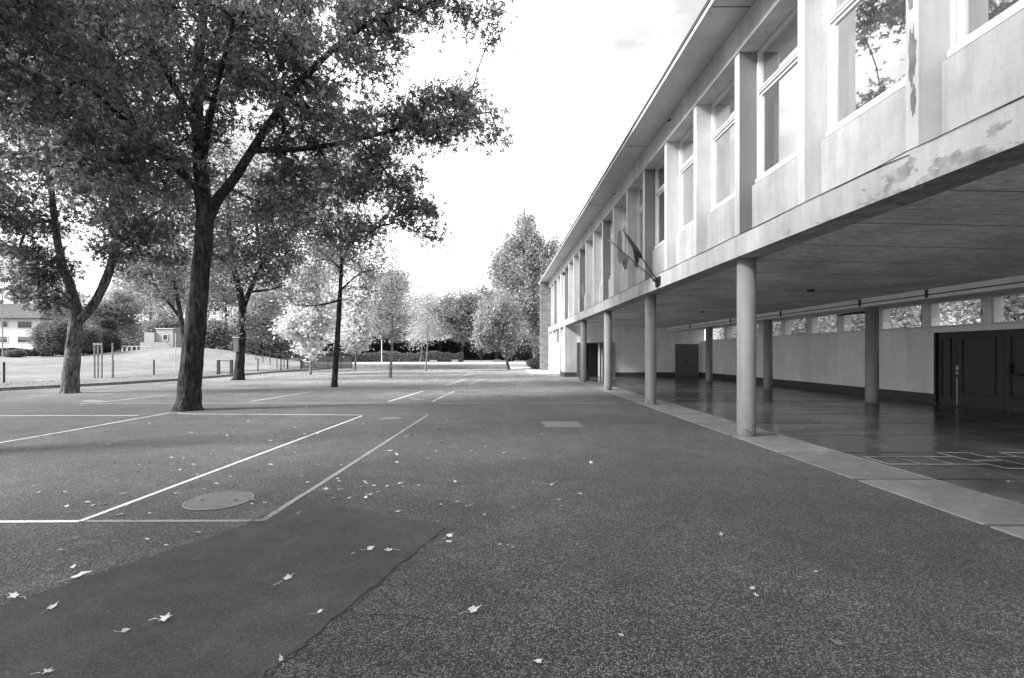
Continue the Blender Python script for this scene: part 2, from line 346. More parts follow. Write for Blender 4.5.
for c0, dr, nn in (((-.82, 2.72), (.30, .02), 16), ((-.72, 2.74), (.10, -.22), 10), ((-.60, 2.73), (.30, -.05), 12)):
    hx0, hy0 = c0; v2 = []
    for q in range(nn):
        wq = .004 * math.sin(math.pi * (q + .5) / nn) * rnd.uniform(.5, 1.5); v2 += [(hx0, hy0 - wq, .0022), (hx0, hy0 + wq, .0022)]; hx0 += dr[0] / nn; hy0 += dr[1] / nn + rnd.uniform(-.008, .008)
    MB().add(v2, [(2 * q, 2 * q + 2, 2 * q + 3, 2 * q + 1) for q in range(nn - 1)]).build('crack', M['joint'], yard)
cr_.add(vs, [(2 * i, 2 * i + 1, 2 * i + 3, 2 * i + 2) for i in range(len(L) - 1)]); cr_.build('crack', M['joint'], yard)

def line(pts, w, m, z=.004, parent=yard):
    """painted line of constant real width along ground points"""
    vs = []; n = len(pts)
    for i, p in enumerate(pts):
        a = Vector(pts[max(i - 1, 0)]); b = Vector(pts[min(i + 1, n - 1)]); d = (b - a).normalized(); q = Vector((-d.y, d.x)) * w / 2
        vs += [(p[0] - q.x, p[1] - q.y, z), (p[0] + q.x, p[1] + q.y, z)]
    o = MB().add(vs, [(2 * i, 2 * i + 1, 2 * i + 3, 2 * i + 2) for i in range(n - 1)]).build('court_line', m, parent)
    if o.data.polygons[0].normal.z < 0: o.data.flip_normals()
    return o
WP_, GP_, FP_ = M['white_paint'], M['grey_paint'], M['faint']
line([P(-60, 522.3), P(80, 521.5)], .055, WP_)
line([P(80, 521.5), P(362, 416)], .055, WP_, .0045)
line([P(86, 521.3), P(248, 521)], .05, GP_, .0035); line([P(248, 521), P(262, 521)], .05, GP_, .0080)
line([P(262, 521.5), P(305, 494)], .06, GP_, .0085); line([P(305, 494), P(428, 414.8)], .06, GP_, .004)
line([P(-120, 416), P(138, 415.6)], .06, WP_); line([P(178, 414), P(362, 415.2)], .06, WP_, .005); line([P(362, 415.2), P(427, 415)], .05, GP_)
line([P(-60, 456.5), P(0, 443), P(75, 430), P(138, 418.5), P(170, 413), P(182, 412.9)], .06, WP_, .0055)
line([P(95, 403.5), P(388, 403.1)], .06, FP_); line([P(388, 403.1), P(615, 403.6)], .05, FP_, .0035)
line([P(80, 404), P(125, 399.6), P(180, 393.5)], .07, WP_, .005); line([P(250, 401.6), P(312, 391.8)], .07, WP_, .005)
line([P(388, 401.8), P(423, 391.2)], .09, WP_, .005); line([P(432, 401.8), P(454.5, 391.2)], .07, FP_, .005)
line([P(200, 391.7), P(488, 390.2)], .06, FP_, .0035); line([P(430, 393.7), P(622, 394.6)], .05, FP_, .0028)
line([P(270, 385.6), P(447, 385.2)], .07, WP_); line([P(345, 385.6), P(385, 379.5), P(420, 373)], .07, FP_, .005)
line([P(446.4, 385.5), P(466, 378.8)], .1, WP_, .005); line([P(468, 385.3), P(483, 378.8)], .07, FP_, .005)
line([P(340, 378.6), P(500, 378.3)], .07, FP_, .0035); line([P(464, 376), P(472, 372.7)], .1, WP_); line([P(432, 392), P(444.6, 392)], .1, WP_, .006); line([P(411, 399.3), P(425, 399.3)], .08, WP_, .006)
line([P(455, 379.8), P(468, 379.8)], .12, FP_, .006); line([P(479, 371.6), P(488, 371.6)], .2, WP_, .006); line([P(82, 401.2), P(102, 401.2)], .14, WP_, .006)
def disc(name, px, py, r, m, z, parent):
    x, y = P(px, py); n = 40
    return MB().add([(r * math.cos(2 * math.pi * i / n), r * math.sin(2 * math.pi * i / n), zz) for zz in (0, -.01) for i in range(n)], [tuple(range(n))] + [(i, n + i, n + (i + 1) % n, (i + 1) % n) for i in range(n)]).build(name, m, parent, (x, y, z))
for a_ in ((219, 500.6, .29), (390.5, 418.4, .25)):
    mc = disc('manhole_cover', a_[0], a_[1], a_[2], M['cover'], .006, yard); n = 48; R0, R1 = a_[2] + .004, a_[2] + .028
    MB().add([(q * math.cos(2 * math.pi * i / n), q * math.sin(2 * math.pi * i / n), .001) for q in (R0, R1) for i in range(n)], [(i, (i + 1) % n, n + (i + 1) % n, n + i) for i in range(n)]).build('rim', M['kerb'], mc).data.flip_normals()
    for i in range(2): MB().tube([(.17 - .34 * i, 0, .0005), (.17 - .34 * i, 0, .002)], .018, 10).build('lifting_hole', M['joint'], mc)
x0, y0 = P(545, 427.6); x1 = P(585, 427.6)[0]
box('cover_frame', (x0, y0, -.01), (x1, y0 + .85, .005), M['kerb'], yard); box('drain_cover', (x0 + .05, y0 + .05, 0), (x1 - .05, y0 + .8, .009), M['cover'], yard)

# kerb stones along the lawn, low wall at the end of the yard
kl = []; acc = 0
kerb = empty('kerb'); tag(kerb, kind='structure')
ys = []; y = 9.0
while y < 46: ys.append(y); y += 1.0
for ya, yb in zip(ys, ys[1:]):
    a = Vector((kx(ya), ya)); b = Vector((kx(yb - .02), yb - .02)); d = (b - a).normalized(); q = Vector((-d.y, d.x)) * .13
    zt = .125 + rnd.uniform(-.004, .004)
    vs = [(a.x, a.y), (b.x, b.y), (b.x + q.x, b.y + q.y), (a.x + q.x, a.y + q.y)]
    MB().add([(x, y, -.05) for x, y in vs] + [(x, y, zt) for x, y in vs], [(0, 1, 2, 3), (7, 6, 5, 4), (0, 4, 5, 1), (1, 5, 6, 2), (2, 6, 7, 3), (3, 7, 4, 0)]).build('kerb_stone', M['kerb'], kerb)
lw = empty('low_wall', (-7, 45.2, 0)); tag(lw, 'long low stone retaining wall across the far end of the yard', 'wall')
for i in range(8):
    box('wall_block', (-7.9 + i * 2.0, 0, -.05), (-7.9 + i * 2.0 + 1.985, .3, .36 + rnd.uniform(-.01, .01)), M['wallstone'], lw, .01)

# covered hall floor: slabs with open joints
hf = box('hall_floor', (4.24, -8, -.3), (12.95, 29.65, -.018), M['joint']); tag(hf, kind='structure')
xs = [4.25, 5.20, 7.15, 9.05, 10.95, 12.89]
for i in range(24):
    ya = -6.35 + 1.5 * i; yb = min(ya + 1.44, 29.58)
    for j in range(5):
        box('floor_slab', (xs[j] + .006, ya, -.05), (xs[j + 1] - .006, yb, .009 + rnd.uniform(-.0015, .0015)), M['edge' if j == 0 else 'slab'], hf, .006)
hx = M['chalk']; zc = .0142
def hl(a, b): line([a, b], .042, hx, zc, hf)
for k in range(4): hl((5.26 + .433 * k, 6.35), (5.26 + .433 * k, 6.80))
hl((5.24, 6.35), (6.58, 6.35)); hl((5.24, 6.80), (6.58, 6.80))
for k in range(2):
    x = 6.58 + k * .93; 
    for yy in (6.12, 6.58, 7.08): hl((x - .02, yy), (x + .47, yy))
    hl((x, 6.12), (x, 7.08)); hl((x + .45, 6.12), (x + .45, 7.08)); hl((x + .45, 6.35), (x + .93, 6.35)); hl((x + .45, 6.83), (x + .93, 6.83))
line([(5.16, 5.4), (5.16, 8.9)], .02, FP_, .0132, hf)

# ------------------------------------------------------------------ school building
B = empty('school_building', (8, 15, 0)); tag(B, 'long two storey modernist school building on round columns over a covered hall', 'building')
def pb(name, a, b, m, bev=0, parent=None): return MB().box([a[i] - (8, 15, 0)[i] for i in range(3)], [b[i] - (8, 15, 0)[i] for i in range(3)], 0, bev).build(name, m, parent or B)
def shifted(mb): mb.v = [(x - 8, y - 15, z) for x, y, z in mb.v]; return mb
Y0, YE, YN = 8.38, 38.64, -8.0
# beam in three pours, butted
for a, b in ((YN, 13.60), (13.604, 24.2), (24.204, YE)): pb('edge_beam', (4.27, a, 3.20), (4.72, b, 3.575), M['beam'])
for a, b in ((YN, 6.6), (6.604, 17.3), (17.304, 28.0), (28.004, YE)): pb('roof_header', (4.27, a, 6.81), (4.68, b, 7.298), M['white'])
mb = MB(); mb.tube([(4.262, y, 3.578 + .004 * math.sin(y * 3.1) + (.012 if 4.6 < y < 5.2 else 0)) for y in np.arange(YN, YE, .35)], .006, 5); shifted(mb).build('cable', M['black'], B)  # cable also draws the dark line of the shadow gap on the beam
mb = MB().tube([(4.262, y, 3.545 + .03 * math.sin((y - 4.9) * 2.1)) for y in np.arange(4.9, 5.9, .1)], .004, 5); shifted(mb).build('cable', M['black'], B)
# roof slab with overhang, white fascia strip and dark membrane edge
pb('roof', (3.62, YN, 7.302), (13.6, YE + .6, 7.42), M['soffit']); pb('fascia', (3.585, YN, 7.298), (3.617, YE + .6, 7.385), M['white']); pb('roof_edge', (3.57, YN, 7.389), (3.70, YE + .6, 7.46), M['membrane'])
for y in (2.6, 7.95, 13.3, 18.6, 24, 29.3, 34.6): pb('soffit_joint', (3.63, y, 7.294), (4.26, y + .012, 7.3015), M['plinth'])
for y in (6.3, 11.6, 17.0, 22.3): mb = MB().tube([(4.262, y, 7.20), (4.20, y, 7.17)], .022, 8); shifted(mb).build('drain_spout', M['black'], B)
pb('upper_floor', (4.73, YN, 3.21), (13.0, YE, 3.56), M['interior'])
# hall ceiling, gently falling to the back
mb = MB().add([(4.722, YN, 3.20), (13.0, YN, 3.02), (13.0, 29.7, 3.02), (4.722, 29.7, 3.20), (4.722, YN, 3.206), (13.0, YN, 3.206), (13, 29.7, 3.206), (4.722, 29.7, 3.206)], [(3, 2, 1, 0), (4, 5, 6, 7), (0, 1, 5, 4), (1, 2, 6, 5), (2, 3, 7, 6), (3, 0, 4, 7)]); shifted(mb).build('hall_ceiling', M['ceiling'], B)
# fins, panels, windows
def window_mesh(L):
    mb = MB(); z0, z1, zt0, zt1 = 4.488, 6.806, 6.03, 6.12; x0, x1 = 4.60, 4.68
    mb.box((x0 - .03, .004, z0), (x1, L - .004, z0 + .07)); mb.box((x0, .004, z1 - .06), (x1, L - .004, z1)); mb.box((x0 - .012, .064, zt0), (x1 - .01, L - .064, zt1))
    mb.box((x0, .004, z0 + .07), (x1, .064, z1 - .06)); mb.box((x0, L - .064, z0 + .07), (x1, L - .004, z1 - .06))
    # casement sash, set in
    mb.box((x0 + .015, .067, z0 + .073), (x1 - .02, .125, zt0 - .003)); mb.box((x0 + .015, L - .125, z0 + .073), (x1 - .02, L - .067, zt0 - .003))
    mb.box((x0 + .015, .125, z0 + .073), (x1 - .02, L - .125, z0 + .12)); mb.box((x0 + .015, .125, zt0 - .05), (x1 - .02, L - .125, zt0 - .003)); return mb
gap_shade = MB().box((4.565, .003, 4.474), (4.60, 1.627, 4.486)).box((4.583, .07, 6.066), (4.5875, 1.56, 6.078)).box((4.596, .060, 4.55), (4.5995, .0655, 6.03)).mesh('window_gap_shade', M['plinth'])  # dark strips in place of the shaded gaps round the window frame
LB = 1.63; wm = window_mesh(LB).mesh('window', M['frame'])
pane_lo = MB().box((4.642, .12, 4.59), (4.648, LB - .12, 5.985)).mesh('pane', M['glass']); pane_hi = MB().box((4.642, .06, 6.115), (4.648, LB - .06, 6.75)).mesh('pane', M['glass'])
def curtain_mesh(a, b, zl=4.45, zh=6.03, x=4.86):
    mb = MB(); n = int((b - a) / .03); vs = []
    for i in range(n + 1): y = a + (b - a) * i / n; xx = x + .025 * math.sin(i * .9) + .012 * math.sin(i * 2.3); vs += [(xx, y, zl), (xx, y, zh)]
    return mb.add(vs, [(2 * i, 2 * i + 2, 2 * i + 3, 2 * i + 1) for i in range(n)]).mesh('curtain', M['curtain'], True)
cur = [curtain_mesh(.05, .75), curtain_mesh(.5, 1.6), curtain_mesh(.05, 1.6), curtain_mesh(.9, 1.6)]
blind = MB().box((4.69, .03, 6.08), (4.695, LB - .03, 6.80)).mesh('blind', M['blind'])
finm = {}
for k, mm in (('fin', M['fin']), ('dark', M['dark_fin'])):
    finm[k] = MB().box((4.288, 0, 3.577), (4.70, .15, 6.808), 0).mesh('fin', [mm])
# dark painted fins keep a pale outer edge
mb = MB().box((4.30, 0, 3.577), (4.70, .15, 6.808), 0); mb.box((4.288, -.001, 3.577), (4.2995, .151, 6.808), 1); finm['dark'] = mb.mesh('fin', [M['dark_fin'], M['fin']])
panm = MB().add([(4.515, .003, 3.577), (4.70, .003, 3.577), (4.70, LB - .003, 3.577), (4.515, LB - .003, 3.577), (4.515, .003, 4.445), (4.60, .003, 4.472), (4.70, .003, 4.472), (4.515, LB - .003, 4.445), (4.60, LB - .003, 4.472), (4.70, LB - .003, 4.472)],
    [(0, 4, 7, 3), (4, 5, 8, 7), (5, 6, 9, 8), (0, 1, 6, 5, 4), (3, 7, 8, 9, 2), (1, 2, 9, 6)]).mesh('wall_panel', M['panel'])
for i in range(-8, 17):
    y = Y0 + 1.78 * i
    link('fin', finm['dark' if i % 3 == 0 else 'fin'], B, (-8, y - 15, 0))
    link('wall_panel', panm, B, (-8, y + .15 - 15, 0))
    w = link('window', wm, B, (-8, y + .15 - 15, 0)); link('window_gap_shade', gap_shade, w)
    link('pane', pane_lo, w); link('pane', pane_hi, w); link('curtain', cur[(i * 5 + 3) % 4 if i > -3 else [0, 2][i % 2]], w)
    link('blind', blind, w)
# peeling patches on the fin near the camera and painted out patches on far fins
def blob(name, cx, cz, rx, rz, y, m, seed, x=None):
    r = random.Random(seed); n = 22; vs = []
    for q in range(n):
        a = 2 * math.pi * q / n; k = 1 + r.uniform(-.3, .3) * (seed < 90)
        vs.append((cx + rx * k * math.cos(a), y, cz + rz * k * math.sin(a)) if x is None else (x, cx + rx * k * math.cos(a), cz + rz * k * math.sin(a)))
    return shifted(MB().add(vs, [tuple(range(n))])).build(name, m, B)
yA = Y0 - 2 * 1.78
for cy, cz, ry, rz, sd_ in ((.075, 4.58, .045, .30, 3), (.06, 4.1, .03, .16, 6), (.09, 5.25, .05, .17, 4), (.07, 6.0, .05, .14, 9)): blob('peeling_patch', yA + cy, cz, ry, rz, 0, M['kerb'], sd_, 4.2862)
for i, cx, cz, rx, rz in ((5, 4.50, 5.35, .09, .62), (9, 4.44, 4.7, .07, .4)): blob('painted_patch', cx, cz, rx, rz, Y0 + 1.78 * i - .0015, M['column'], 95)
# rooms behind the windows
pb('room_wall', (8.6, YN, 3.57), (8.7, YE, 7.29), M['interior']); pb('room_ceiling', (4.72, YN, 6.86), (8.6, YE, 7.28), M['soffit'])
for y in (2.9, 13.65, 24.3): pb('partition', (4.95, y, 3.57), (8.59, y + .1, 6.85), M['interior'])
pb('end_wall', (4.6, YN - .3, 3.2), (13.2, YN - .01, 7.3), M['white']); pb('back_wall_upper', (13.0, YN, 3.03), (13.25, YE, 7.29), M['white'])
# gable wall of split stone
pb('gable_wall', (3.60, YE + .003, -.1), (13.3, YE + .38, 7.297), M['masonry'])
# columns
def col_mesh(r, h, m):
    mb = MB(); mb.tube([(0, 0, .0), (0, 0, .02), (0, 0, h)], [r * 1.0, r, r], 36); me = mb.mesh('column', m, True); return me
cf = col_mesh(.158, 3.199, M['column']); cb = col_mesh(.166, 2.83, M['column']); cbd = col_mesh(.175, 2.83, M['darkcol'])
for k in range(-3, 4):
    o = link('column', cf, B, (4.545 - 8, Y0 + .24 + 5.34 * k - 15, 0))
    for pl in o.data.polygons: pl.use_smooth = len(pl.vertices) == 4
    if k < 4: link('column', cb, B, (11.05 - 8, Y0 + .24 + 5.34 * k - 15, .01))
# back downstand beam with a pipe and brackets
pb('back_beam', (10.64, YN, 2.84), (11.6, 29.6, 3.09), M['hallwall'])
mb = MB().tube([(10.615, YN, 2.93), (10.615, 29.4, 2.93)], .013, 6); shifted(mb).build('pipe', M['plinth'], B)
for y in (6.4, 9.0, 11.7, 13.85, 17.7, 21.5, 26): pb('pipe_bracket', (10.59, y, 2.86), (10.638, y + .035, 3.06), M['plinth'])
for y in (5.8, 12.2, 18.6, 25.0):
    mb = MB().tube([(8.08, y, 3.135), (8.08, y, 3.08)], [.09, .075], 14); shifted(mb).build('ceiling_lamp', M['black'], B)
# back wall: lower wall, plinth, high windows
WB = 14.15
pb('back_wall', (12.90, 14.0, -.1), (13.12, 29.6, 2.235), M['hallwall']); pb('back_wall', (12.90, YN, 2.10), (13.12, 13.997, 2.235), M['hallwall']); pb('plinth', (12.885, 14.0, -.03), (12.899, 29.57, .30), M['plinth'])
pb('window_sill', (12.87, YN, 2.236), (13.10, 29.6, 2.262), M['frame']); pb('window_head', (12.90, YN, 2.98), (13.12, 29.6, 3.03), M['hallwall'])
hw = MB(); HL = 1.55; hw.box((12.905, 0, 2.264), (12.945, HL, 2.295)); hw.box((12.905, 0, 2.95), (12.945, HL, 2.978)); hw.box((12.905, 0, 2.295), (12.945, .04, 2.95)); hw.box((12.905, HL - .04, 2.295), (12.945, HL, 2.95)); hwm = hw.mesh('high_window', M['frame'])
hp = MB().box((12.922, .04, 2.295), (12.927, HL - .04, 2.95)).mesh('pane', M['cglass'])
mul = MB().box((12.90, 0, 2.264), (13.22, .226, 2.978)).mesh('mullion', M['hallwall'])
for k in range(-12, 9):
    y = WB + 1.78 * k
    if y + 1.78 > 29.65: continue
    link('mullion', mul, B, (-8, y - 15, 0)); w = link('high_window', hwm, B, (-8, y + .228 - 15, 0)); link('pane', hp, w)
    for s_ in (0,): link('catch', MB().box((12.885, .01, 2.52), (12.904, .035, 2.66)).mesh('catch', M['plinth']) if k == -12 else bpy.data.meshes['catch'], w)
mb = MB().add([(12.90, 16.2, 2.93), (12.90, 17.6, 2.93), (12.62, 16.2, 2.86), (12.62, 17.6, 2.86), (12.90, 16.2, 2.96), (12.90, 17.6, 2.96), (12.62, 16.2, 2.89), (12.62, 17.6, 2.89)], [(0, 1, 3, 2), (4, 6, 7, 5), (0, 2, 6, 4), (2, 3, 7, 6), (3, 1, 5, 7)]); shifted(mb).build('vent_flap', M['black'], B)
# dark double doors in the back wall
def door_leaf(ya, yb, first, wide):
    d = pb('door', (12.955, ya + .004, -.03), (13.0, yb - .004, 2.095), M['door'])
    mb = MB(); e = .16 if wide else .12; a, b = ya + e + .02, yb - e; z0, z1, t = .22 + .15 * wide, 1.92, .03
    mb.box((12.935, a, z0), (12.954, a + t, z1)); mb.box((12.935, b - t, z0), (12.954, b, z1)); mb.box((12.935, a + t, z0), (12.954, b - t, z0 + t)); mb.box((12.935, a + t, z1 - t), (12.954, b - t, z1)); shifted(mb).build('door_panel', M['black'], d)
    return d
pb('door_frame', (12.90, 13.93, .022), (13.0, 13.998, 2.098), M['black'])
d1 = door_leaf(13.36, 13.925, 1, False); d2 = door_leaf(12.12, 13.355, 0, True); d3 = door_leaf(10.88, 12.115, 0, True); d4 = door_leaf(9.64, 10.875, 0, True)
pb('back_wall_core', (13.003, YN, -.1), (13.12, 13.997, 2.099), M['interior']); pb('door_frame', (12.90, YN, -.03), (13.0, 9.63, 2.098), M['hallwall'])
mb = MB().box((12.90, 13.285, 1.02), (12.953, 13.325, 1.14)).box((12.90, 13.285, .90), (12.953, 13.325, .98)); shifted(mb).build('door_handle', M['metal'], d2)
pb('edge_strip', (12.94, 13.33, .05), (12.954, 13.352, .82), M['metal'], parent=d2)
mb = MB().box((12.88, 11.9, .95), (12.953, 11.95, 1.25)).box((12.82, 11.62, .93), (12.88, 11.95, .98)); shifted(mb).build('door_handle', M['black'], d3)
# end wall of the hall with its doors
YW = 29.6
ex = [4.28, 5.04, 5.59, 6.38, 6.62, 12.9]
pb('hall_end_wall', (4.28, YW, .0), (5.03, YW + .2, 3.199), M['white']); pb('hall_end_wall', (6.63, YW, -.1), (12.99, YW + .2, 3.15), M['hallwall']); pb('hall_end_wall', (5.03, YW, 2.16), (6.63, YW + .2, 3.19), M['hallwall'])
pb('plinth', (4.265, YW - .012, .0), (5.03, YW - .001, .30), M['plinth']); pb('plinth', (4.266, YW - .001, .0), (4.279, YW + 2.0, .30), M['plinth']); pb('plinth', (7.44, YW - .012, -.03), (12.88, YW - .001, .30), M['plinth'])
eo = pb('entrance_frame', (5.03, YW - .02, .02), (5.12, YW + .19, 2.155), M['greydoor']); pb('frame_head', (5.12, YW - .02, 2.09), (6.62, YW + .19, 2.155), M['greydoor'], parent=eo)
pb('door', (5.125, YW - .01, .03), (5.585, YW + .035, 2.085), M['greydoor'])
dl = pb('door', (6.63, YW - .06, .03), (7.40, YW - .02, 2.14), M['lightdoor']); pb('door', (6.36, YW - .45, .03), (6.40, YW + .0, 2.085), M['lightdoor'])
pb('lobby_wall', (5.6, YW + 1.6, .02), (7.0, YW + 1.7, 3.1), M['lightdoor']); pb('lobby_side', (6.9, YW + .2, .02), (7.0, YW + 1.6, 3.1), M['interior']); pb('lobby_side', (4.66, YW + .2, .02), (4.7, YW + 6, 3.1), M['interior']); pb('lobby_floor', (4.63, YW + .2, -.05), (6.9, YW + 6, .018), M['slab']); pb('lobby_ceiling', (4.63, YW + .2, 3.1), (7, YW + 6, 3.18), M['interior']); pb('lobby_wall', (4.63, YW + 6, .02), (7.0, YW + 6.1, 3.1), M['door'])
pb('inner_door', (5.9, YW + .9, .02), (6.9, YW + .94, 2.4), M['door'])
for a, b in ((11.16, 11.86), (11.865, 12.60)): d = pb('door', (a, YW - .05, .03), (b, YW - .004, 2.06), M['greydoor'])
pb('door_handle', (11.80, YW - .10, 1.0), (11.84, YW - .051, 1.12), M['black'], parent=d)
# ground floor front beyond the hall: piers, light doors, high windows
for a, b in ((YW + .2, YW + .45), (31.9, 32.12), (36.2, 36.42), (38.35, YE)): pb('pier', (4.281 if a > 30 else 4.282, a, 0), (4.62, b, 3.199), M['white'])
for a, b in ((YW + .45, 31.9), (32.12, 36.2), (36.42, 38.35)):
    n = max(1, round((b - a) / 1.4))
    for q in range(n):
        aa = a + (b - a) * q / n; bb = a + (b - a) * (q + 1) / n
        d = pb('door', (4.40, aa + .01, .03), (4.45, bb - .01, 2.12), M['frame'])
        w = pb('high_window', (4.46, aa + .01, 2.20), (4.52, bb - .01, 3.19), M['frame']); pb('pane', (4.455, aa + .12, 2.28), (4.459, bb - .12, 3.1), M['glass'], parent=w)
    pb('door_head', (4.39, a, 2.125), (4.60, b, 2.198), M['white'])
st = box('entrance_step', (2.5, 32.3, -.02), (4.262, 40.2, .10), M['white'], None, .01); tag(st, kind='structure')
# lamp arm at the top of a far fin
lmp = shifted(MB().tube([(4.28, 29.8, 6.48), (4.0, 29.8, 6.55), (3.62, 29.8, 6.55)], .025, 6)).build('lamp_arm', M['column'], B); shifted(MB().box((3.42, 29.72, 6.50), (3.66, 29.88, 6.58))).build('lamp_head', M['column'], lmp)
shifted(MB().box((4.20, 29.72, 6.40), (4.287, 29.88, 6.56))).build('lamp_box', M['black'], lmp)

# flags on slanting poles
def flag(name, label, base, tip, mat, n0, n1, hang, seed):
    r = random.Random(seed); o = empty(name, base); tag(o, label, 'flag', 'flags on the beam')
    b = Vector(base); t = Vector(tip) - b
    MB().tube([(0, 0, 0), t], [.017, .011], 8).build('flagpole', M['black'], o); MB().tube([t, t * 1.02], [.02, .012], 8).build('finial', M['metal'], o)
    mb = MB(); U, V = 15, 15; vs = []
    for i in range(U):
        u = i / (U - 1); p = t * (n0 + (n1 - n0) * u)
        for j in range(V):
            v = j / (V - 1); squeeze = 1 - .55 * v
            q = p.lerp(t * (n0 + (n1 - n0) * .35), v * .75) if j else p
            vs.append((q.x + .03 * math.sin(u * 17 + v * 4) * (v ** .5), q.y + .05 * math.sin(u * 22 + 1.3 * v + seed) * (.15 + v ** .6), q.z - hang * v * (1 - .25 * abs(u - .4)) + .01 * math.sin(u * 30)))
    mb.add(vs, [(i * V + j, i * V + j + 1, (i + 1) * V + j + 1, (i + 1) * V + j) for i in range(U - 1) for j in range(V - 1)])
    mb.build('flag_cloth', mat, o, smooth=True); return o, t
B1, T1 = (4.20, 12.42, 3.42), (3.27, 12.3, 4.71); B2, T2 = (4.20, 12.5, 3.40), (3.20, 13.3, 4.64)
o1, t1 = flag('flag', 'dark flag wound round the upper slanting pole on the beam', B1, T1, M['flagdark'], .50, .72, .46, 2)
mb = MB(); mb.tube([t1 * .44, t1 * .6, t1 * .8, t1 * .97], [.05, .06, .045, .01], 8); mb.build('furled_cloth', M['flagdark'], o1, smooth=True)
o2, t2 = flag('flag', 'pale flag hanging in folds from the lower slanting pole', B2, T2, M['flaglight'], .56, .84, .42, 5)
br = box('flag_bracket', (0, 0, 0), (.01, .01, .01), M['black']); br.data.clear_geometry(); 
mb = MB().box((4.235, 12.30, 3.27), (4.269, 12.62, 3.50)).tube([(4.24, 12.42, 3.36), (4.16, 12.40, 3.47)], .03, 8).tube([(4.24, 12.5, 3.34), (4.15, 12.57, 3.45)], .03, 8).tube([(4.20, 12.46, 3.40), (4.215, 12.46, 3.22)], .035, 8)
br.data = mb.mesh('flag_bracket', M['black']); tag(br, 'black metal bracket that holds both flagpoles on the white beam', 'bracket')

# planter tub beside the fourth column
tb = empty('planter_tub', (4.75, 25.55, .02)); tag(tb, 'dark square planter tub on the floor beside the farthest front column', 'planter')
MB().add([(-.22, -.22, 0), (.22, -.22, 0), (.22, .22, 0), (-.22, .22, 0), (-.28, -.28, .46), (.28, -.28, .46), (.28, .28, .46), (-.28, .28, .46)], [(3, 2, 1, 0), (0, 1, 5, 4), (1, 2, 6, 5), (2, 3, 7, 6), (3, 0, 4, 7), (4, 5, 6, 7)]).build('tub', M['plinth'], tb); box('rim', (-.3, -.3, .462), (.3, .3, .50), M['black'], tb)

# ------------------------------------------------------------------ trees
def quads_obj(name, V4, mat, parent):
    n = len(V4); me = bpy.data.meshes.new(name); me.vertices.add(4 * n); me.vertices.foreach_set('co', V4.reshape(-1).astype(np.float32))
    me.loops.add(4 * n); me.loops.foreach_set('vertex_index', np.arange(4 * n, dtype=np.int32)); me.polygons.add(n)
    me.polygons.foreach_set('loop_start', np.arange(0, 4 * n, 4, dtype=np.int32)); me.materials.append(mat); me.update(calc_edges=True)
    return link(name, me, parent)
def norm(a): return a / np.maximum(np.linalg.norm(a, axis=1, keepdims=True), 1e-9)
def leaf_quads(C, size, droop=.3, flat=.5, width=.55, lobes=1):
    n = len(C); a = rng.normal(size=(n, 3)); a[:, 2] = a[:, 2] * .5 - droop; a = norm(a)
    nn = rng.normal(size=(n, 3)); nn[:, 2] = nn[:, 2] * .6 + flat; s = norm(np.cross(a, nn)); up = np.cross(s, a)
    L = size * rng.uniform(.6, 1.3, (n, 1)); w = L * width * rng.uniform(.7, 1.2, (n, 1))
    if lobes == 1: return np.stack([C, C + a * L * .45 + s * w * .5 + up * L * .06, C + a * L - up * L * .05, C + a * L * .5 - s * w * .5 + up * L * .06], 1)
    out = []
    for ang, k, ww in ((0, 1, .42), (.95, .8, .36), (-.95, .8, .36)):
        d = a * math.cos(ang) + s * math.sin(ang); t = s * math.cos(ang) - a * math.sin(ang); l = L * k
        out.append(np.stack([C, C + d * l * .5 + t * l * ww * .5 + up * l * .05, C + d * l - up * l * .08, C + d * l * .5 - t * l * ww * .5 + up * l * .05], 1))
    return np.concatenate(out)
def ellipsoid(n, c, r, shell=.45):
    d = norm(rng.normal(size=(n, 3))); rad = rng.uniform(0, 1, (n, 1)) ** shell; return np.array(c) + d * rad * np.array(r)
def plob(px, py, Y, rx, ry, rY, n):
    c = WP(px, py, Y); return (c, (rx * Y / F, rY, ry * Y / F), n)
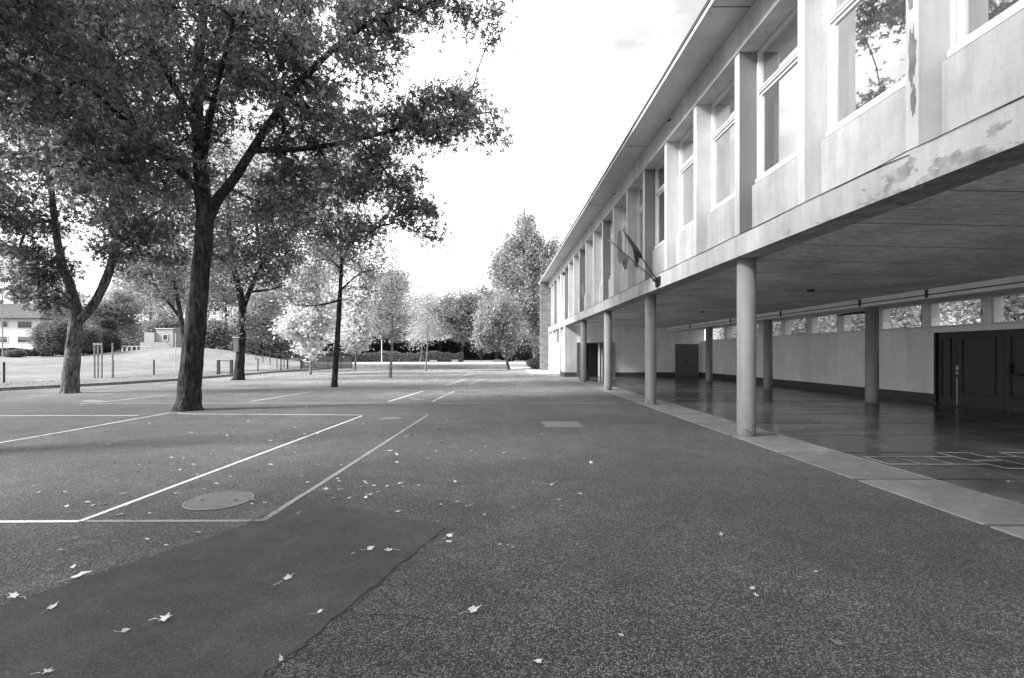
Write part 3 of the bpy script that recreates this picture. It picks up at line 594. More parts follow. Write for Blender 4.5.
def make_tree(label, cat, group, base, trunk, limbs, lobes, leaf, barkm, lmat, per=70, cr=.42, droop=.3, flat=.5, width=.55, ppath=True, hang=0, sides=5, twig=.010, tsides=16, name='tree', lobes3=1):
    T = empty(name, base); tag(T, label, cat, group); b = np.array(base, float)
    nodes = []; rads = []
    def dens(pl):
        out = []
        for (p, q) in zip(pl, pl[1:]):
            p = np.array(p, float); q = np.array(q, float); k = max(2, int(np.linalg.norm(q[:3] - p[:3]) / .25))
            for i in range(k): out.append(p + (q - p) * i / k)
        out.append(np.array(pl[-1], float)); return out
    def smoothp(pl, it=2):
        pl = [np.array(p, float) for p in pl]
        for _ in range(it):
            q = [pl[0]]
            for a, c in zip(pl, pl[1:]): q += [a * .75 + c * .25, a * .25 + c * .75]
            pl = q + [pl[-1]]
        return pl
    tm = MB()
    for li, pl in enumerate([trunk] + limbs):
        pl = smoothp(pl) if len(pl) > 2 else pl
        pts = dens(pl); k = tsides if li == 0 else max(8, tsides - 6)
        base_i = len(tm.v); tm.tube([p[:3] - b for p in pts], [p[3] for p in pts], k)
        # uneven bark outline
        for vi in range(base_i, len(tm.v)):
            v = tm.v[vi]; c = np.array(pts[(vi - base_i) // k][:3]) - b; d = np.array(v) - c; ang = (vi - base_i) % k
            h = 1 + .05 * math.sin(ang * 2.4 + v[2] * 1.7) + .035 * math.sin(ang * 5.1 + v[2] * 6.3) + rnd.uniform(-.025, .025)
            tm.v[vi] = tuple(c + d * h)
        for p in pts:
            if p[2] > lobes[0][0][2] - lobes[0][1][2] * 1.6 or li: nodes.append(p[:3]); rads.append(p[3])
    N = np.array(nodes); nb0 = len(N)
    att = np.concatenate([ellipsoid(n, c, r) for c, r, n in lobes])
    cap_ = len(N) + len(att) * 5; A = np.zeros((cap_, 3)); A[:nb0] = N; cnt = nb0
    d0 = np.array([np.min(np.linalg.norm(N - a, axis=1)) for a in att]); att = att[np.argsort(d0)]
    parent_node = {}; paths = []
    for a in att:
        dd = A[:cnt] - a; dist = np.linalg.norm(dd, axis=1) + .35 * np.maximum(0, dd[:, 2]); j = int(np.argmin(dist)); s = A[j].copy()
        Ld = np.linalg.norm(a - s); k = max(1, min(5, int(Ld / .35))); off = rng.normal(size=3) * .10 * Ld; ids = [j]
        for i in range(1, k + 1):
            t = i / k; p = s + (a - s) * t + off * math.sin(math.pi * t) + np.array([0, 0, .10 * Ld * math.sin(math.pi * t)]); A[cnt] = p if i < k else a; parent_node[cnt] = ids[-1]; ids.append(cnt); cnt += 1
            if cnt >= cap_ - 1: break
        paths.append(ids)
    load = np.zeros(cnt)
    for ids in reversed(paths):
        load[ids[-1]] += 1
        for i in range(len(ids) - 1, 0, -1):
            load[parent_node[ids[i]]] += load[ids[i]] if ids[i] in parent_node else 0
    tw = tm
    for ids in paths:
        rr = [min(.13, twig * max(1, load[i]) ** .42) for i in ids]; rr[0] = rr[1] if len(rr) > 1 else rr[0]
        tw.tube([A[i] - b for i in ids], rr, sides, cap=False)
    tw.build('trunk', barkm, T, smooth=True)
    cs = []
    for ids in paths:
        a = A[ids[-1]]; c = a + rng.normal(size=(per, 3)) * np.array([cr, cr, cr * .6])
        if hang: c[:, 2] -= rng.uniform(0, 1, per) ** 1.5 * hang; c[:, :2] = a[:2] + (c[:, :2] - a[:2]) * .55
        cs.append(c)
        if len(ids) > 2 and ppath:
            m = per // 2; t = rng.integers(1, len(ids), m); cs.append(A[np.array(ids)[t]] + rng.normal(size=(m, 3)) * cr * .7)
    C = np.concatenate(cs) - b
    C = C[C[:, 2] > .5]
    quads_obj('crown', leaf_quads(C, leaf, droop, flat, width, lobes3), lmat, T)
    return T
KR = [1.0]
def tp(*a):   # trunk points from pixels: (px, py, Y, r_px)
    return [(*WP(px, py, Y), r * Y / F * KR[0]) for px, py, Y, r in a]

def sub(lobes, n, k=.55):
    out = []
    for c, R_, m in lobes:
        out.append((c, tuple(v * .72 for v in R_), int(m * .5)))
        for _ in range(n):
            d = norm(rng.normal(size=(1, 3)))[0]; out.append((tuple(np.array(c) + d * np.array(R_) * rnd.uniform(.55, .85)), tuple(v * k * rnd.uniform(.5, .9) for v in R_), max(3, int(m * .55 / n))))
    return out
# A: the big tree on the court line
YA = 12.5; KR[0] = .84
make_tree('big tree with thick dark leaning trunk standing on the white court line', 'tree', None, (*WP(188, 410, YA)[:2], 0),
    [(*WP(188, 411.5, YA), .42)] + tp((188, 407, YA, 14.5), (189, 398, YA, 12.6), (191, 370, YA, 11.8), (195, 330, YA, 10.8), (200, 280, YA, 10), (204, 245, YA, 9.6), (205, 215, YA, 9), (202, 185, YA, 8), (198, 140, 12.7, 7), (196, 80, 13, 6), (205, 0, 13.3, 5), (215, -120, 13.5, 3)),
    [tp((206, 222, YA, 7), (216, 200, YA, 6.2), (232, 183, 12.4, 5.5), (252, 150, 12.3, 5), (285, 100, 12.2, 4.2), (330, 50, 12, 3.2), (380, 15, 11.8, 2)),
     tp((252, 150, 12.3, 4), (300, 150, 12.3, 3), (360, 140, 12.4, 2.4), (420, 122, 12.4, 1.7), (490, 112, 12.4, .8)),
     tp((203, 195, YA, 5), (170, 160, 12.2, 4.2), (130, 125, 11.8, 3.4), (80, 80, 11.2, 2.4), (30, 40, 10.8, 1.2)),
     tp((198, 130, 12.7, 4.5), (160, 60, 12.5, 3.6), (120, -20, 12, 2.6), (80, -120, 11.5, 1.4)),
     tp((197, 90, 13, 4), (260, 20, 13.4, 3), (330, -60, 13.6, 2)),
     tp((285, 100, 12.2, 3), (345, 120, 12.8, 2), (400, 190, 13.2, 1)),
     tp((203, 160, 12.6, 4), (215, 90, 11.4, 3), (240, 0, 10.4, 2))],
    [plob(300, -60, 13, 170, 100, 3.5, 170), plob(150, 40, 12, 150, 100, 3.2, 210), plob(290, 70, 12.3, 95, 75, 2.6, 120), plob(345, 150, 12.6, 60, 55, 1.8, 55),
     plob(435, 125, 12.4, 68, 26, 1.3, 46), plob(465, 95, 12.4, 18, 10, .6, 5), plob(430, 0, 12, 62, 26, 1.4, 26), plob(375, 35, 12.2, 40, 28, 1.4, 22), plob(492, 22, 12, 3, 24, .3, 3), plob(400, 195, 13.2, 38, 34, 1.2, 24), plob(425, 225, 13.2, 16, 18, .6, 6),
     plob(300, 200, 13.6, 55, 45, 1.6, 36), plob(110, 160, 11.8, 90, 55, 2.0, 90), plob(60, 60, 10.8, 75, 80, 1.8, 70), plob(350, 230, 13.6, 40, 30, 1.2, 12), plob(150, -170, 13, 230, 110, 4.2, 150)],
    .135, M['bark'], M['leafA'], per=48, cr=.22, lobes3=3, droop=.5)
# B: forked tree on the left
YB = 17.8
make_tree('forked grey tree nearest the left edge of the photo beside the kerb', 'tree', None, (*WP(71, 393, YB)[:2], 0),
    [(*WP(70, 393.5, YB), .31)] + tp((70, 390, YB, 8.6), (71, 375, YB, 7.8), (73, 350, YB, 7.3), (76, 325, YB, 7.2), (77, 312, YB, 6), (72, 290, YB, 4.8), (62, 265, YB, 4.2), (57, 240, YB, 3.8), (50, 180, 17.6, 3), (45, 100, 17.4, 2)),
    [tp((78, 322, YB, 5.5), (90, 310, YB, 5), (101, 292, YB, 4.6), (109, 272, YB, 4.4), (117, 245, YB, 4), (125, 200, 18, 3.2), (140, 140, 18.2, 2.4), (150, 70, 18.4, 1.4)),
     tp((66, 275, YB, 3), (45, 262, 17.4, 2), (20, 245, 17, 1.2)), tp((60, 255, YB, 3), (40, 270, 17, 1.6), (38, 290, 16.6, .8)),
     tp((117, 245, YB, 3), (150, 215, 17.6, 2), (185, 200, 17.4, 1))],
    [plob(40, 160, 17.3, 110, 95, 3.2, 130), plob(130, 150, 18, 75, 85, 3, 90), plob(90, 20, 18, 150, 100, 4, 160), plob(35, 268, 16.6, 30, 28, 1.0, 22), plob(42, 298, 16.6, 18, 13, .8, 9), plob(5, 215, 16.5, 35, 35, 1.4, 22), plob(135, 245, 17.8, 45, 28, 1.5, 20), plob(150, 220, 17.5, 55, 30, 1.6, 26), plob(90, -130, 18, 170, 90, 4, 80)],
    .15, M['bark2'], M['leafB'], per=52, cr=.28, lobes3=3)
# tree out of frame to the left, whose crown hangs in at the top left
make_tree('dark leafy crown hanging in at the top left corner', 'tree', None, (-10.2, 6.5, 0),
    [(-10.2, 6.5, 0, .36), (-10.1, 6.5, 1.5, .28), (-10, 6.6, 4, .24), (-9.6, 6.7, 6.5, .18), (-9.4, 6.8, 9.5, .10)], [[(-10, 6.6, 4.2, .10), (-9.4, 7.0, 5.8, .07), (-8.6, 7.4, 7.3, .04), (-8, 7.8, 8, .02)], [(-9.6, 6.7, 6.2, .06), (-10.5, 8, 8, .04), (-10.8, 9, 9, .02)]],
    [((-9.6, 6.6, 8.6), (3.4, 3.4, 2.8), 150), ((-9.9, 5.6, 12.5), (3.2, 4.0, 3.0), 130), ((-8.2, 7.8, 7.2), (2.0, 1.8, 1.3), 46), ((-10, 8.6, 6.6), (2, 1.6, 1.5), 30)], .12, M['bark'], M['leafB'], per=50, cr=.24, lobes3=3)
make_tree('unseen leafy tree added left of the camera to shade the near asphalt', 'tree', None, (-12, -1.5, 0),
    [(-12, -1.5, 0, .36), (-12, -1.5, 1.5, .28), (-11.8, -1.4, 4, .24), (-11.6, -1.3, 7, .18), (-11.6, -1.2, 10, .10)], [], [((-11.5, -1, 8.5), (5, 5.5, 3.6), 230), ((-11, -.5, 13), (3.8, 5, 3), 120)], .2, M['bark'], M['leafA'], per=60, cr=.4)  # unseen tree, added to shade the near asphalt and facade
# C: dark tree behind the big trunk
YC = 26.4; KR[0] = .95
make_tree('dark tree with nest box on its trunk right of the big trunk', 'tree', None, (*WP(239, 380.3, YC)[:2], 0),
    [(*WP(238.5, 381, YC), .42)] + tp((239, 377, YC, 5.2), (240, 360, YC, 4.3), (242, 330, YC, 4.0), (243, 305, YC, 3.6), (238, 285, YC, 3.2), (232, 260, YC, 2.6), (228, 220, 26.4, 2.2), (225, 160, 26.6, 1.3)),
    [tp((243, 308, YC, 2.6), (252, 285, YC, 2.4), (262, 262, YC, 2.0), (280, 240, 26, 1.6), (300, 222, 26, 1)), tp((234, 270, YC, 2), (215, 255, 26.2, 1.4), (200, 250, 26, .8)), tp((248, 292, YC, 1.6), (270, 290, 26, 1.1), (285, 285, 25.6, .6)), tp((262, 262, YC, 1.8), (255, 220, 26, 1.4), (262, 170, 26, .8))],
    [plob(245, 205, 26.4, 75, 60, 4, 150), plob(205, 250, 26.6, 35, 30, 2, 40), plob(262, 262, 26, 40, 28, 2.2, 50), plob(222, 290, 26.5, 14, 18, 1, 8), plob(285, 220, 26, 40, 50, 2, 50), plob(252, 318, 26, 8, 15, .6, 4)],
    .19, M['bark'], M['leafC'], per=70, cr=.4)
make_tree('broad lighter tree just behind the big trunk, its stem hidden by it', 'tree', None, (*WP(186, 370, 36)[:2], .1), [(*WP(186, 371, 36), .22)] + tp((186, 350, 36, 2.6), (180, 310, 36, 2.2), (168, 250, 36, 1.2), (165, 190, 36, .4)), [tp((182, 320, 36, 1.6), (155, 285, 36, 1), (135, 265, 36, .5))],
    sub([plob(150, 235, 36, 42, 40, 3, 70), plob(165, 280, 36, 32, 34, 2.5, 60), plob(135, 270, 36, 25, 24, 2, 30)], 6), .24, M['bark'], M['leafK'], per=50, cr=.4)
nb = empty('nest_box', (*WP(236.5, 343, YC - .28)[:2], WP(236.5, 352, YC)[2])); tag(nb, 'grey nest box fixed to the trunk of the dark tree', 'box')
box('box_body', (-.13, -.1, 0), (.13, .08, .78), M['kerb'], nb, .01); box('box_lid', (-.16, -.13, .782), (.16, .08, .83), M['frame'], nb)
# D: slender straight tree
YD = 21
make_tree('slender straight tree with light feathery leaves left of the centre of the yard', 'tree', None, (*WP(335, 387, YD)[:2], 0),
    [(*WP(334.3, 387.5, YD), .16)] + tp((334.5, 384, YD, 3.2), (336, 360, YD, 2.9), (338, 330, YD, 2.6), (340, 295, YD, 2.3), (342, 260, YD, 1.7), (339, 220, YD, 1.3), (336, 170, YD, .8), (336, 120, YD, .4)),
    [tp((341, 290, YD, 1.3), (360, 272, YD, .9), (380, 268, 21, .4)), tp((340, 300, YD, 1.3), (318, 306, 21, .8), (296, 305, 21, .4)), tp((342, 265, YD, 1.2), (352, 235, YD, .9), (362, 195, 21, .4)), tp((342, 270, YD, 1.2), (320, 250, YD, .8), (300, 240, 21, .4)), tp((340, 230, YD, 1), (322, 205, 21, .6), (312, 180, 21, .3))],
    [plob(340, 205, 21, 48, 55, 2.2, 90), plob(325, 255, 21, 42, 30, 1.8, 46), plob(365, 265, 21, 28, 32, 1.4, 34), plob(310, 300, 21, 26, 10, 1.2, 14), plob(368, 298, 21, 18, 12, 1, 11), plob(340, 145, 21, 35, 35, 1.8, 30)],
    .13, M['bark'], M['leafD'], per=52, cr=.34)
# young pale trees
def young(px, py, rx, ytop, ybot, label, mat, r0=1.6, n=60, per=60, leaf=.14, cr=.35, name_g='young trees with pale leaves'):
    d = F * H / (py - VY); cx = px + 1
    return make_tree(label, 'tree', name_g, (*WP(px, py, d)[:2], 0), [(*WP(px, py + .3, d), r0 * 1.2 * d / F)] + tp((px, py - 4, d, r0), (px + 1, (py + ybot) / 2, d, r0 * .85), (px + 2, ybot, d, r0 * .7), (px + 1, (ybot + ytop) / 2, d, r0 * .4), (px + 2, ytop + 6, d, r0 * .15)), [],
        sub([plob(cx, ybot - (ybot - ytop) * .33, d, rx, (ybot - ytop) * .33, rx * d / F * .9, n), plob(cx + 1, ybot - (ybot - ytop) * .68, d, rx * .68, (ybot - ytop) * .32, rx * d / F * .6, n // 2)], 6), leaf, M['barky'], mat, per=per, cr=cr, twig=.006, tsides=8)
young(310.5, 374.6, 31, 250, 347, 'bright pale leaved young tree in front of the dark gate left of the slender tree', M['leafY'], 1.3, 190, 44, .28, .42)
young(355, 370.0, 23, 290, 348, 'very bright round young tree just right of the slender tree', M['leafY'], 1.2, 120, 44, .32, .45)
young(390.5, 377.6, 31, 240, 338, 'tall thin young tree with sparse pale leaves, nearest of the young trees', M['leafG'], 1.6, 60, 20, .14, .36)
young(425.7, 371.2, 18, 285, 346, 'small young tree with pale leaves between thin tree and far rounded trees', M['leafG'], 1.0, 60, 34, .16, .4)
young(420.2, 364.6, 26, 288, 350, 'pale young tree farther back, its thin stem close beside another', M['leafG'], 1.0, 70, 40, .24, .55)
# birch
make_tree('tallest tree, drooping birch beside the end of the building', 'tree', None, (*WP(537, 368, 48)[:2], .15),
    [(*WP(536, 368, 48), .30)] + tp((535, 350, 48, 2.4), (531, 320, 48, 2.2), (528, 280, 48, 1.8), (526, 240, 48, 1.2), (524, 205, 48, .4)), [tp((532, 325, 48, 1.4), (545, 290, 48, 1), (552, 250, 48, .5)), tp((530, 300, 48, 1.3), (512, 270, 48, 1), (503, 240, 48, .4))],
    [plob(525, 219, 48, 9, 16, 1.2, 26), plob(524, 240, 48, 20, 24, 2.2, 80), plob(527, 270, 48, 36, 32, 3.2, 160), plob(503, 262, 48, 13, 26, 1.5, 40), plob(550, 252, 48, 15, 24, 2, 40), plob(522, 308, 47.5, 33, 30, 3, 130), plob(541, 320, 47, 12, 28, 1.5, 34)],
    .24, M['barky'], M['leafR'], per=70, cr=.46, hang=1.2, droop=.8, twig=.012)
make_tree('leaning drooping birch with pale trunk at the end of the low wall', 'tree', None, (*WP(509, 371, 42)[:2], 0),
    [(*WP(509.5, 371, 42), .15)] + tp((508, 366, 42, 1.5), (505.5, 355, 42, 1.4), (503, 335, 42, 1.2), (500, 310, 42, .8), (497, 294, 42, .3)), [],
    [plob(497, 315, 42.5, 24, 25, 2.2, 120), plob(484, 325, 42.5, 9, 16, 1, 20), plob(508, 330, 42, 12, 18, 1.2, 26)], .24, M['bark2'], M['leafR'], per=90, cr=.42, hang=1.1, droop=.8, twig=.008)
# background trees
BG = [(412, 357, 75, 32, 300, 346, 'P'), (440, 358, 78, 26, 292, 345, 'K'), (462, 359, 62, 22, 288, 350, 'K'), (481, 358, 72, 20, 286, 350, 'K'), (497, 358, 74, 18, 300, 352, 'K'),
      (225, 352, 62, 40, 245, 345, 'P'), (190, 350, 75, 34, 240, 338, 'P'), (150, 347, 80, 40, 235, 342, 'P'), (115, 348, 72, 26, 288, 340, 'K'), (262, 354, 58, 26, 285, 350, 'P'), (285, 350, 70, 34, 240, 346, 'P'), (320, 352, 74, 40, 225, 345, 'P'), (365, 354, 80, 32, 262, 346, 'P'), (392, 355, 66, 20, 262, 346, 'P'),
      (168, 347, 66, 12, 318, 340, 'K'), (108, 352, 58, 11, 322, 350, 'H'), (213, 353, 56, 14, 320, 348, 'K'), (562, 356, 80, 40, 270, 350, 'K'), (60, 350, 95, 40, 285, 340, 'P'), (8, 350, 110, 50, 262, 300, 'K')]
BL = ['pale rounded tree behind the thin young trees', 'dense rounded tree, left one of the pair behind the low wall', 'small rounded tree in front of the dense pair behind the low wall', 'tall dense tree between the rounded trees and the birches', 'dark tree showing behind the leaning birch',
      'light tree on the mound right behind the big trunk', 'tall light tree rising above the mound left of the big trunk', 'light tree behind the small white house on the mound', 'dark rounded tree between the forked tree and the small white house', 'light tree behind the dark gate panels', 'tall airy tree behind the tree with the nest box', 'tall airy tree behind the slender straight tree', 'airy tree behind the very bright young tree', 'narrow airy tree behind the tall thin young tree',
      'low dark tree touching the roof of the small white house', 'dark conical fir on the lawn right of the round bush', 'low bushy tree on the mound beside the nest box', 'tree hidden behind the stone gable at the end of the building', 'far pale tree over the round bush', 'far tree beside the pale apartment block']
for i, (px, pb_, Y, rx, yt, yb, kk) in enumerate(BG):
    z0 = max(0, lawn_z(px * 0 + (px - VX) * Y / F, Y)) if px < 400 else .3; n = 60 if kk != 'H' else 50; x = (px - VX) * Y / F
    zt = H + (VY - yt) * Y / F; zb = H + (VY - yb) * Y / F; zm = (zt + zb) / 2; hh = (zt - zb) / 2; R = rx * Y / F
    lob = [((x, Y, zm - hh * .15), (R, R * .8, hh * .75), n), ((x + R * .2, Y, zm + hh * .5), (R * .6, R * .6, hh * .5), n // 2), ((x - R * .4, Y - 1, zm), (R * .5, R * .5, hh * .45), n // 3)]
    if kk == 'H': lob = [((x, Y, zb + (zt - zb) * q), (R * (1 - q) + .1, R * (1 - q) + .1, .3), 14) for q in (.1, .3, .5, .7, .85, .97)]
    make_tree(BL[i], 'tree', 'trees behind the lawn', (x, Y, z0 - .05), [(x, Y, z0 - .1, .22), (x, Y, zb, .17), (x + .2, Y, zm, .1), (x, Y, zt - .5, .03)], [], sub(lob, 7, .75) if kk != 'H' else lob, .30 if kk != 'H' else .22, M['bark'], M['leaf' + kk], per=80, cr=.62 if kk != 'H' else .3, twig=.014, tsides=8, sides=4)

# hedges and bushes
def bush(name, label, cat, c, r, n, leaf, mat, group=None, core=True):
    T = empty(name, (c[0], c[1], c[2])); tag(T, label, cat, group)
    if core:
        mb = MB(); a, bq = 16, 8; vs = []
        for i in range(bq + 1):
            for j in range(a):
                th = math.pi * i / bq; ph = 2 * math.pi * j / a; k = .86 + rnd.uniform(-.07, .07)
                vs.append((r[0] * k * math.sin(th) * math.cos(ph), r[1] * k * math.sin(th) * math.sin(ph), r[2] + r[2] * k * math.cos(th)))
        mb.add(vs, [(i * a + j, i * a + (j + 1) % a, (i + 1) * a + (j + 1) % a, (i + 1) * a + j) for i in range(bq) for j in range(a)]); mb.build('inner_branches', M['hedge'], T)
    C = ellipsoid(n, (0, 0, r[2]), r, .12); C += .09 * np.array(r) * np.sin(C * 3.1 + 1) ; quads_obj('foliage', leaf_quads(C, leaf, .1, .6, .6), mat, T); return T
def hedge(name, label, a, b, z, h, t, leaf, mat, n):
    T = empty(name, ((a[0] + b[0]) / 2, (a[1] + b[1]) / 2, z)); tag(T, label, 'hedge'); c = T.location
    d = Vector((b[0] - a[0], b[1] - a[1])); L = d.length; d.normalize(); q = Vector((-d.y, d.x))
    def pt(s, w, zz): return (a[0] + d.x * s + q.x * w - c.x, a[1] + d.y * s + q.y * w - c.y, zz)
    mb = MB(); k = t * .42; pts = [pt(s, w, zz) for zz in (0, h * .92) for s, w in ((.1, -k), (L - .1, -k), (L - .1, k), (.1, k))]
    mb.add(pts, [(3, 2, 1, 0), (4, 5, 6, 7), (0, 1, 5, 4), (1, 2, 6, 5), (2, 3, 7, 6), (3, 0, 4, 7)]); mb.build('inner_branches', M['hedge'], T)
    s = rng.uniform(0, L, n); w = rng.uniform(-t / 2, t / 2, n); zz = rng.uniform(0, 1, n) ** .7 * h * (1 + .12 * np.sin(s * 1.1) + .06 * np.sin(s * 3.7)); edge = rng.uniform(0, 1, n) < .6; w[edge] = -t / 2 + rng.normal(size=edge.sum()) * .08
    C = np.stack([a[0] + d.x * s + q.x * w - c.x, a[1] + d.y * s + q.y * w - c.y, zz], 1); quads_obj('foliage', leaf_quads(C, leaf, .1, .5, .6), mat, T); return T
YH = 45; cB = WP(66, 358, YH)
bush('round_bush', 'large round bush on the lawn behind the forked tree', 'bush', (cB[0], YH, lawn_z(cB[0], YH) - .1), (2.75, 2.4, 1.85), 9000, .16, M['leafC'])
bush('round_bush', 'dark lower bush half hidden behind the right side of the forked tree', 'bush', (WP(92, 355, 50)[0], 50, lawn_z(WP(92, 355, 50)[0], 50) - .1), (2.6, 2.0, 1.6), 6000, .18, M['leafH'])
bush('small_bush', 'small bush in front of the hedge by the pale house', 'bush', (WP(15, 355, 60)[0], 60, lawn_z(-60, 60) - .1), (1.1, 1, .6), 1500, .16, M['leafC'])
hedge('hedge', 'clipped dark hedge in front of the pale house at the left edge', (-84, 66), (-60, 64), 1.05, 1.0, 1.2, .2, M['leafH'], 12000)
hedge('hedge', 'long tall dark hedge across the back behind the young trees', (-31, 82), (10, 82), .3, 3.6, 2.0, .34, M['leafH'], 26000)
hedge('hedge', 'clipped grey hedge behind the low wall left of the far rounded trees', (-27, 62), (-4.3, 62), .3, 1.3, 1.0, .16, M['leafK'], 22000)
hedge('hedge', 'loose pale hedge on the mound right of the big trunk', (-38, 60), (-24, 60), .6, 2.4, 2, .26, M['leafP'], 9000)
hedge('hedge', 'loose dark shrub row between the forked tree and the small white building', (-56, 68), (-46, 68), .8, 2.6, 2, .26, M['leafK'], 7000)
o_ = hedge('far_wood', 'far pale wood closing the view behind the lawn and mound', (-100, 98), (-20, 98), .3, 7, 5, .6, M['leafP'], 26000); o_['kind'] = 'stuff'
bush('small_bush', 'pale bush at the foot of the stone gable', 'bush', (WP(537, 368, 43)[0], 43, .03), (.9, .8, .55), 2500, .12, M['leafP'])
bush('dark_bush', 'dark bush behind the path left of the birches', 'bush', (WP(509, 356, 66)[0], 66, .3), (2.2, 2, 1.6), 4000, .26, M['leafH'])
bush('dark_bush', 'dark bush behind the parked car', 'bush', (WP(536, 356, 70)[0], 70, .3), (4.2, 2, 1.3), 5000, .26, M['leafH'])
# trees on the far side of the hall, seen through the high windows
for i, (x, y) in enumerate([(22.5, 5), (23.5, 13), (22.8, 21), (23.6, 29), (24, 37), (24.5, 46)]):
    make_tree('leafy tree behind the hall, seen through its high windows', 'tree', 'trees behind the hall', (x, y, 0), [(x, y, -.1, .2), (x, y, 2, .16), (x, y, 6, .06)], [], [((x, y, 3.6), (2.6, 3.4, 2.2), 90), ((x, y, 6), (1.8, 2.4, 1.4), 30)], .22, M['bark'], M['leafP'], per=70, cr=.6, sides=4, tsides=8)

# grass tufts by the kerb: nobody could count them
n = 16000; yy = rng.uniform(14, 44, n); ss = rng.uniform(.15, 5, n); xx = np.array([kx(v) for v in yy]) - ss
C = np.stack([xx, yy, np.array([lawn_z(a, b) for a, b in zip(xx, yy)]) - .01], 1); a = rng.normal(size=(n, 3)) * .5; a[:, 2] = 1; a = norm(a); s = norm(np.cross(a, rng.normal(size=(n, 3)))) * .006
Lh = rng.uniform(.03, .08, (n, 1)); g = quads_obj('grass', np.stack([C - s, C + s, C + a * Lh + s * .3, C + a * Lh - s * .3], 1), M['blade'], None); tag(g, 'short grass growing on the lawn beside the kerb', 'grass', kind='stuff')

# ------------------------------------------------------------------ fence posts, gates, stakes, poles
PT = [(4, 382.5, 20.5), (113, 377, 17), (154, 375, 15.6), (258, 371.2, 13), (281, 370.2, 13)]
fc = empty('wire_fence', (-20, 30, 0)); tag(fc, 'low wire fence on dark posts along the lawn behind the kerb', 'fence')
fp = []
for px, py, hp_ in PT:
    d = 1.38 * F / (py - VY); x = (px - VX) * d / F; fp.append((x, d))
fp = [(-25.5, 14)] + fp
for x, d in fp:
    MB().tube([(x + 20, d - 30, .05), (x + 20, d - 30, 1.08)], .045, 8).build('fence_post', M['post'], fc)
mb = MB()
for (xa, ya), (xb, yb) in zip(fp[:4], fp[1:4]):
    L = math.hypot(xb - xa, yb - ya); k = int(L / .12)
    for z in (.95, .55, .2): mb.tube([(xa + 20, ya - 30, z), (xb + 20, yb - 30, z)], .0035, 3)
    for i in range(k): t = i / k; x = xa + (xb - xa) * t + 20; y = ya + (yb - ya) * t - 30; mb.tube([(x, y, .1), (x, y, .97)], .0025, 3)
wi = mb.build('wire_mesh', M['wire'], fc); wi['kind'] = 'stuff'
def barrier(name, label, px0, px1, py, d, h, bars, thick):
    x0 = (px0 - VX) * d / F; x1 = (px1 - VX) * d / F; o = empty(name, ((x0 + x1) / 2, d, .1)); tag(o, label, 'gate'); w = (x1 - x0) / 2
    for s in (-1, 1): box('post', (s * w - thick, -.05, 0), (s * w + thick, .05, h), M['post'], o)
    box('rail', (-w + thick, -.02, h - .07), (w - thick, .02, h - .03), M['post'], o); box('rail', (-w + thick, -.02, .10), (w - thick, .02, .14), M['post'], o)
    for i in range(bars): x = -w + thick + (2 * w - 2 * thick) * (i + 1) / (bars + 1); MB().tube([(x, 0, .14), (x, 0, h - .07)], .012, 6).build('bar', M['metal'], o)
barrier('garden_gate', 'small low gate with thick dark posts beside the nest box tree', 218.5, 231.5, 374.5, 31, .95, 4, .09)
g2 = barrier('garden_gate', 'wide mesh gate in a dark frame left of the bright young tree', 287.5, 301, 369, 41, 1.05, 14, .05)
pf = empty('panel_fence', (-12, 43.5, .1)); tag(pf, 'grey see through mesh fence running right from the mesh gate behind the young trees', 'fence')
fy = 43.0; pxs = [302, 314, 328, 341, 352]
for i, px in enumerate(pxs):
    x = (px - VX) * fy / F; MB().tube([(x + 12, fy - 43.5, -.1), (x + 12, fy - 43.5, 1.15)], .035, 6).build('fence_post', M['post'], pf)
mb = MB(); xa = (302 - VX) * fy / F + 12; xb = (352 - VX) * fy / F + 12
for i in range(110): x = xa + (xb - xa) * i / 109; mb.tube([(x, fy - 43.5, 0), (x, fy - 43.5, 1.08)], .02, 3)
for z in (.05, .4, .75, 1.08): mb.tube([(xa, fy - 43.5, z), (xb, fy - 43.5, z)], .012, 3)
o = mb.build('wire_mesh', M['wire'], pf); o['kind'] = 'stuff'
hf2 = empty('wire_fence', (-24, 46, 1)); tag(hf2, 'thin fence climbing the mound behind the gates', 'fence')
hp2 = [((px - VX) * d / F, d) for px, d in ((284, 42), (277, 44), (270, 46), (263, 48), (256, 50), (248, 52), (240, 54))]
for x, y in hp2: MB().tube([(x + 24, y - 46, lawn_z(x, y) - 1.1), (x + 24, y - 46, lawn_z(x, y) + .35)], .04, 6).build('fence_post', M['post'], hf2)
mb = MB()
for (xa, ya), (xb, yb) in zip(hp2, hp2[1:]):
    for h_ in (.3, .75, 1.2): mb.tube([(xa + 24, ya - 46, lawn_z(xa, ya) - 1 + h_), (xb + 24, yb - 46, lawn_z(xb, yb) - 1 + h_)], .01, 3)
o = mb.build('wire_mesh', M['wire'], hf2); o['kind'] = 'stuff'
# stakes round a sapling
tg = empty('tree_stakes', (*WP(103, 378, 27)[:2], .1)); tag(tg, 'four tall wooden stakes round a thin sapling right of the forked tree', 'stakes')
for px, dy in ((94.5, 0), (98, 0), (101.8, 0), (112.6, 0)):
    x = (px - VX) * 27 / F - tg.location.x; MB().tube([(x, dy, -.05), (x, dy, 1.98)], .045, 7).build('stake', M['wood'], tg)
x0 = (94.5 - VX) * 27 / F - tg.location.x; x1 = (102 - VX) * 27 / F - tg.location.x; box('crossbar', (x0 - .05, -.06, 1.86), (x1 + .05, -.02, 1.95), M['wood'], tg)
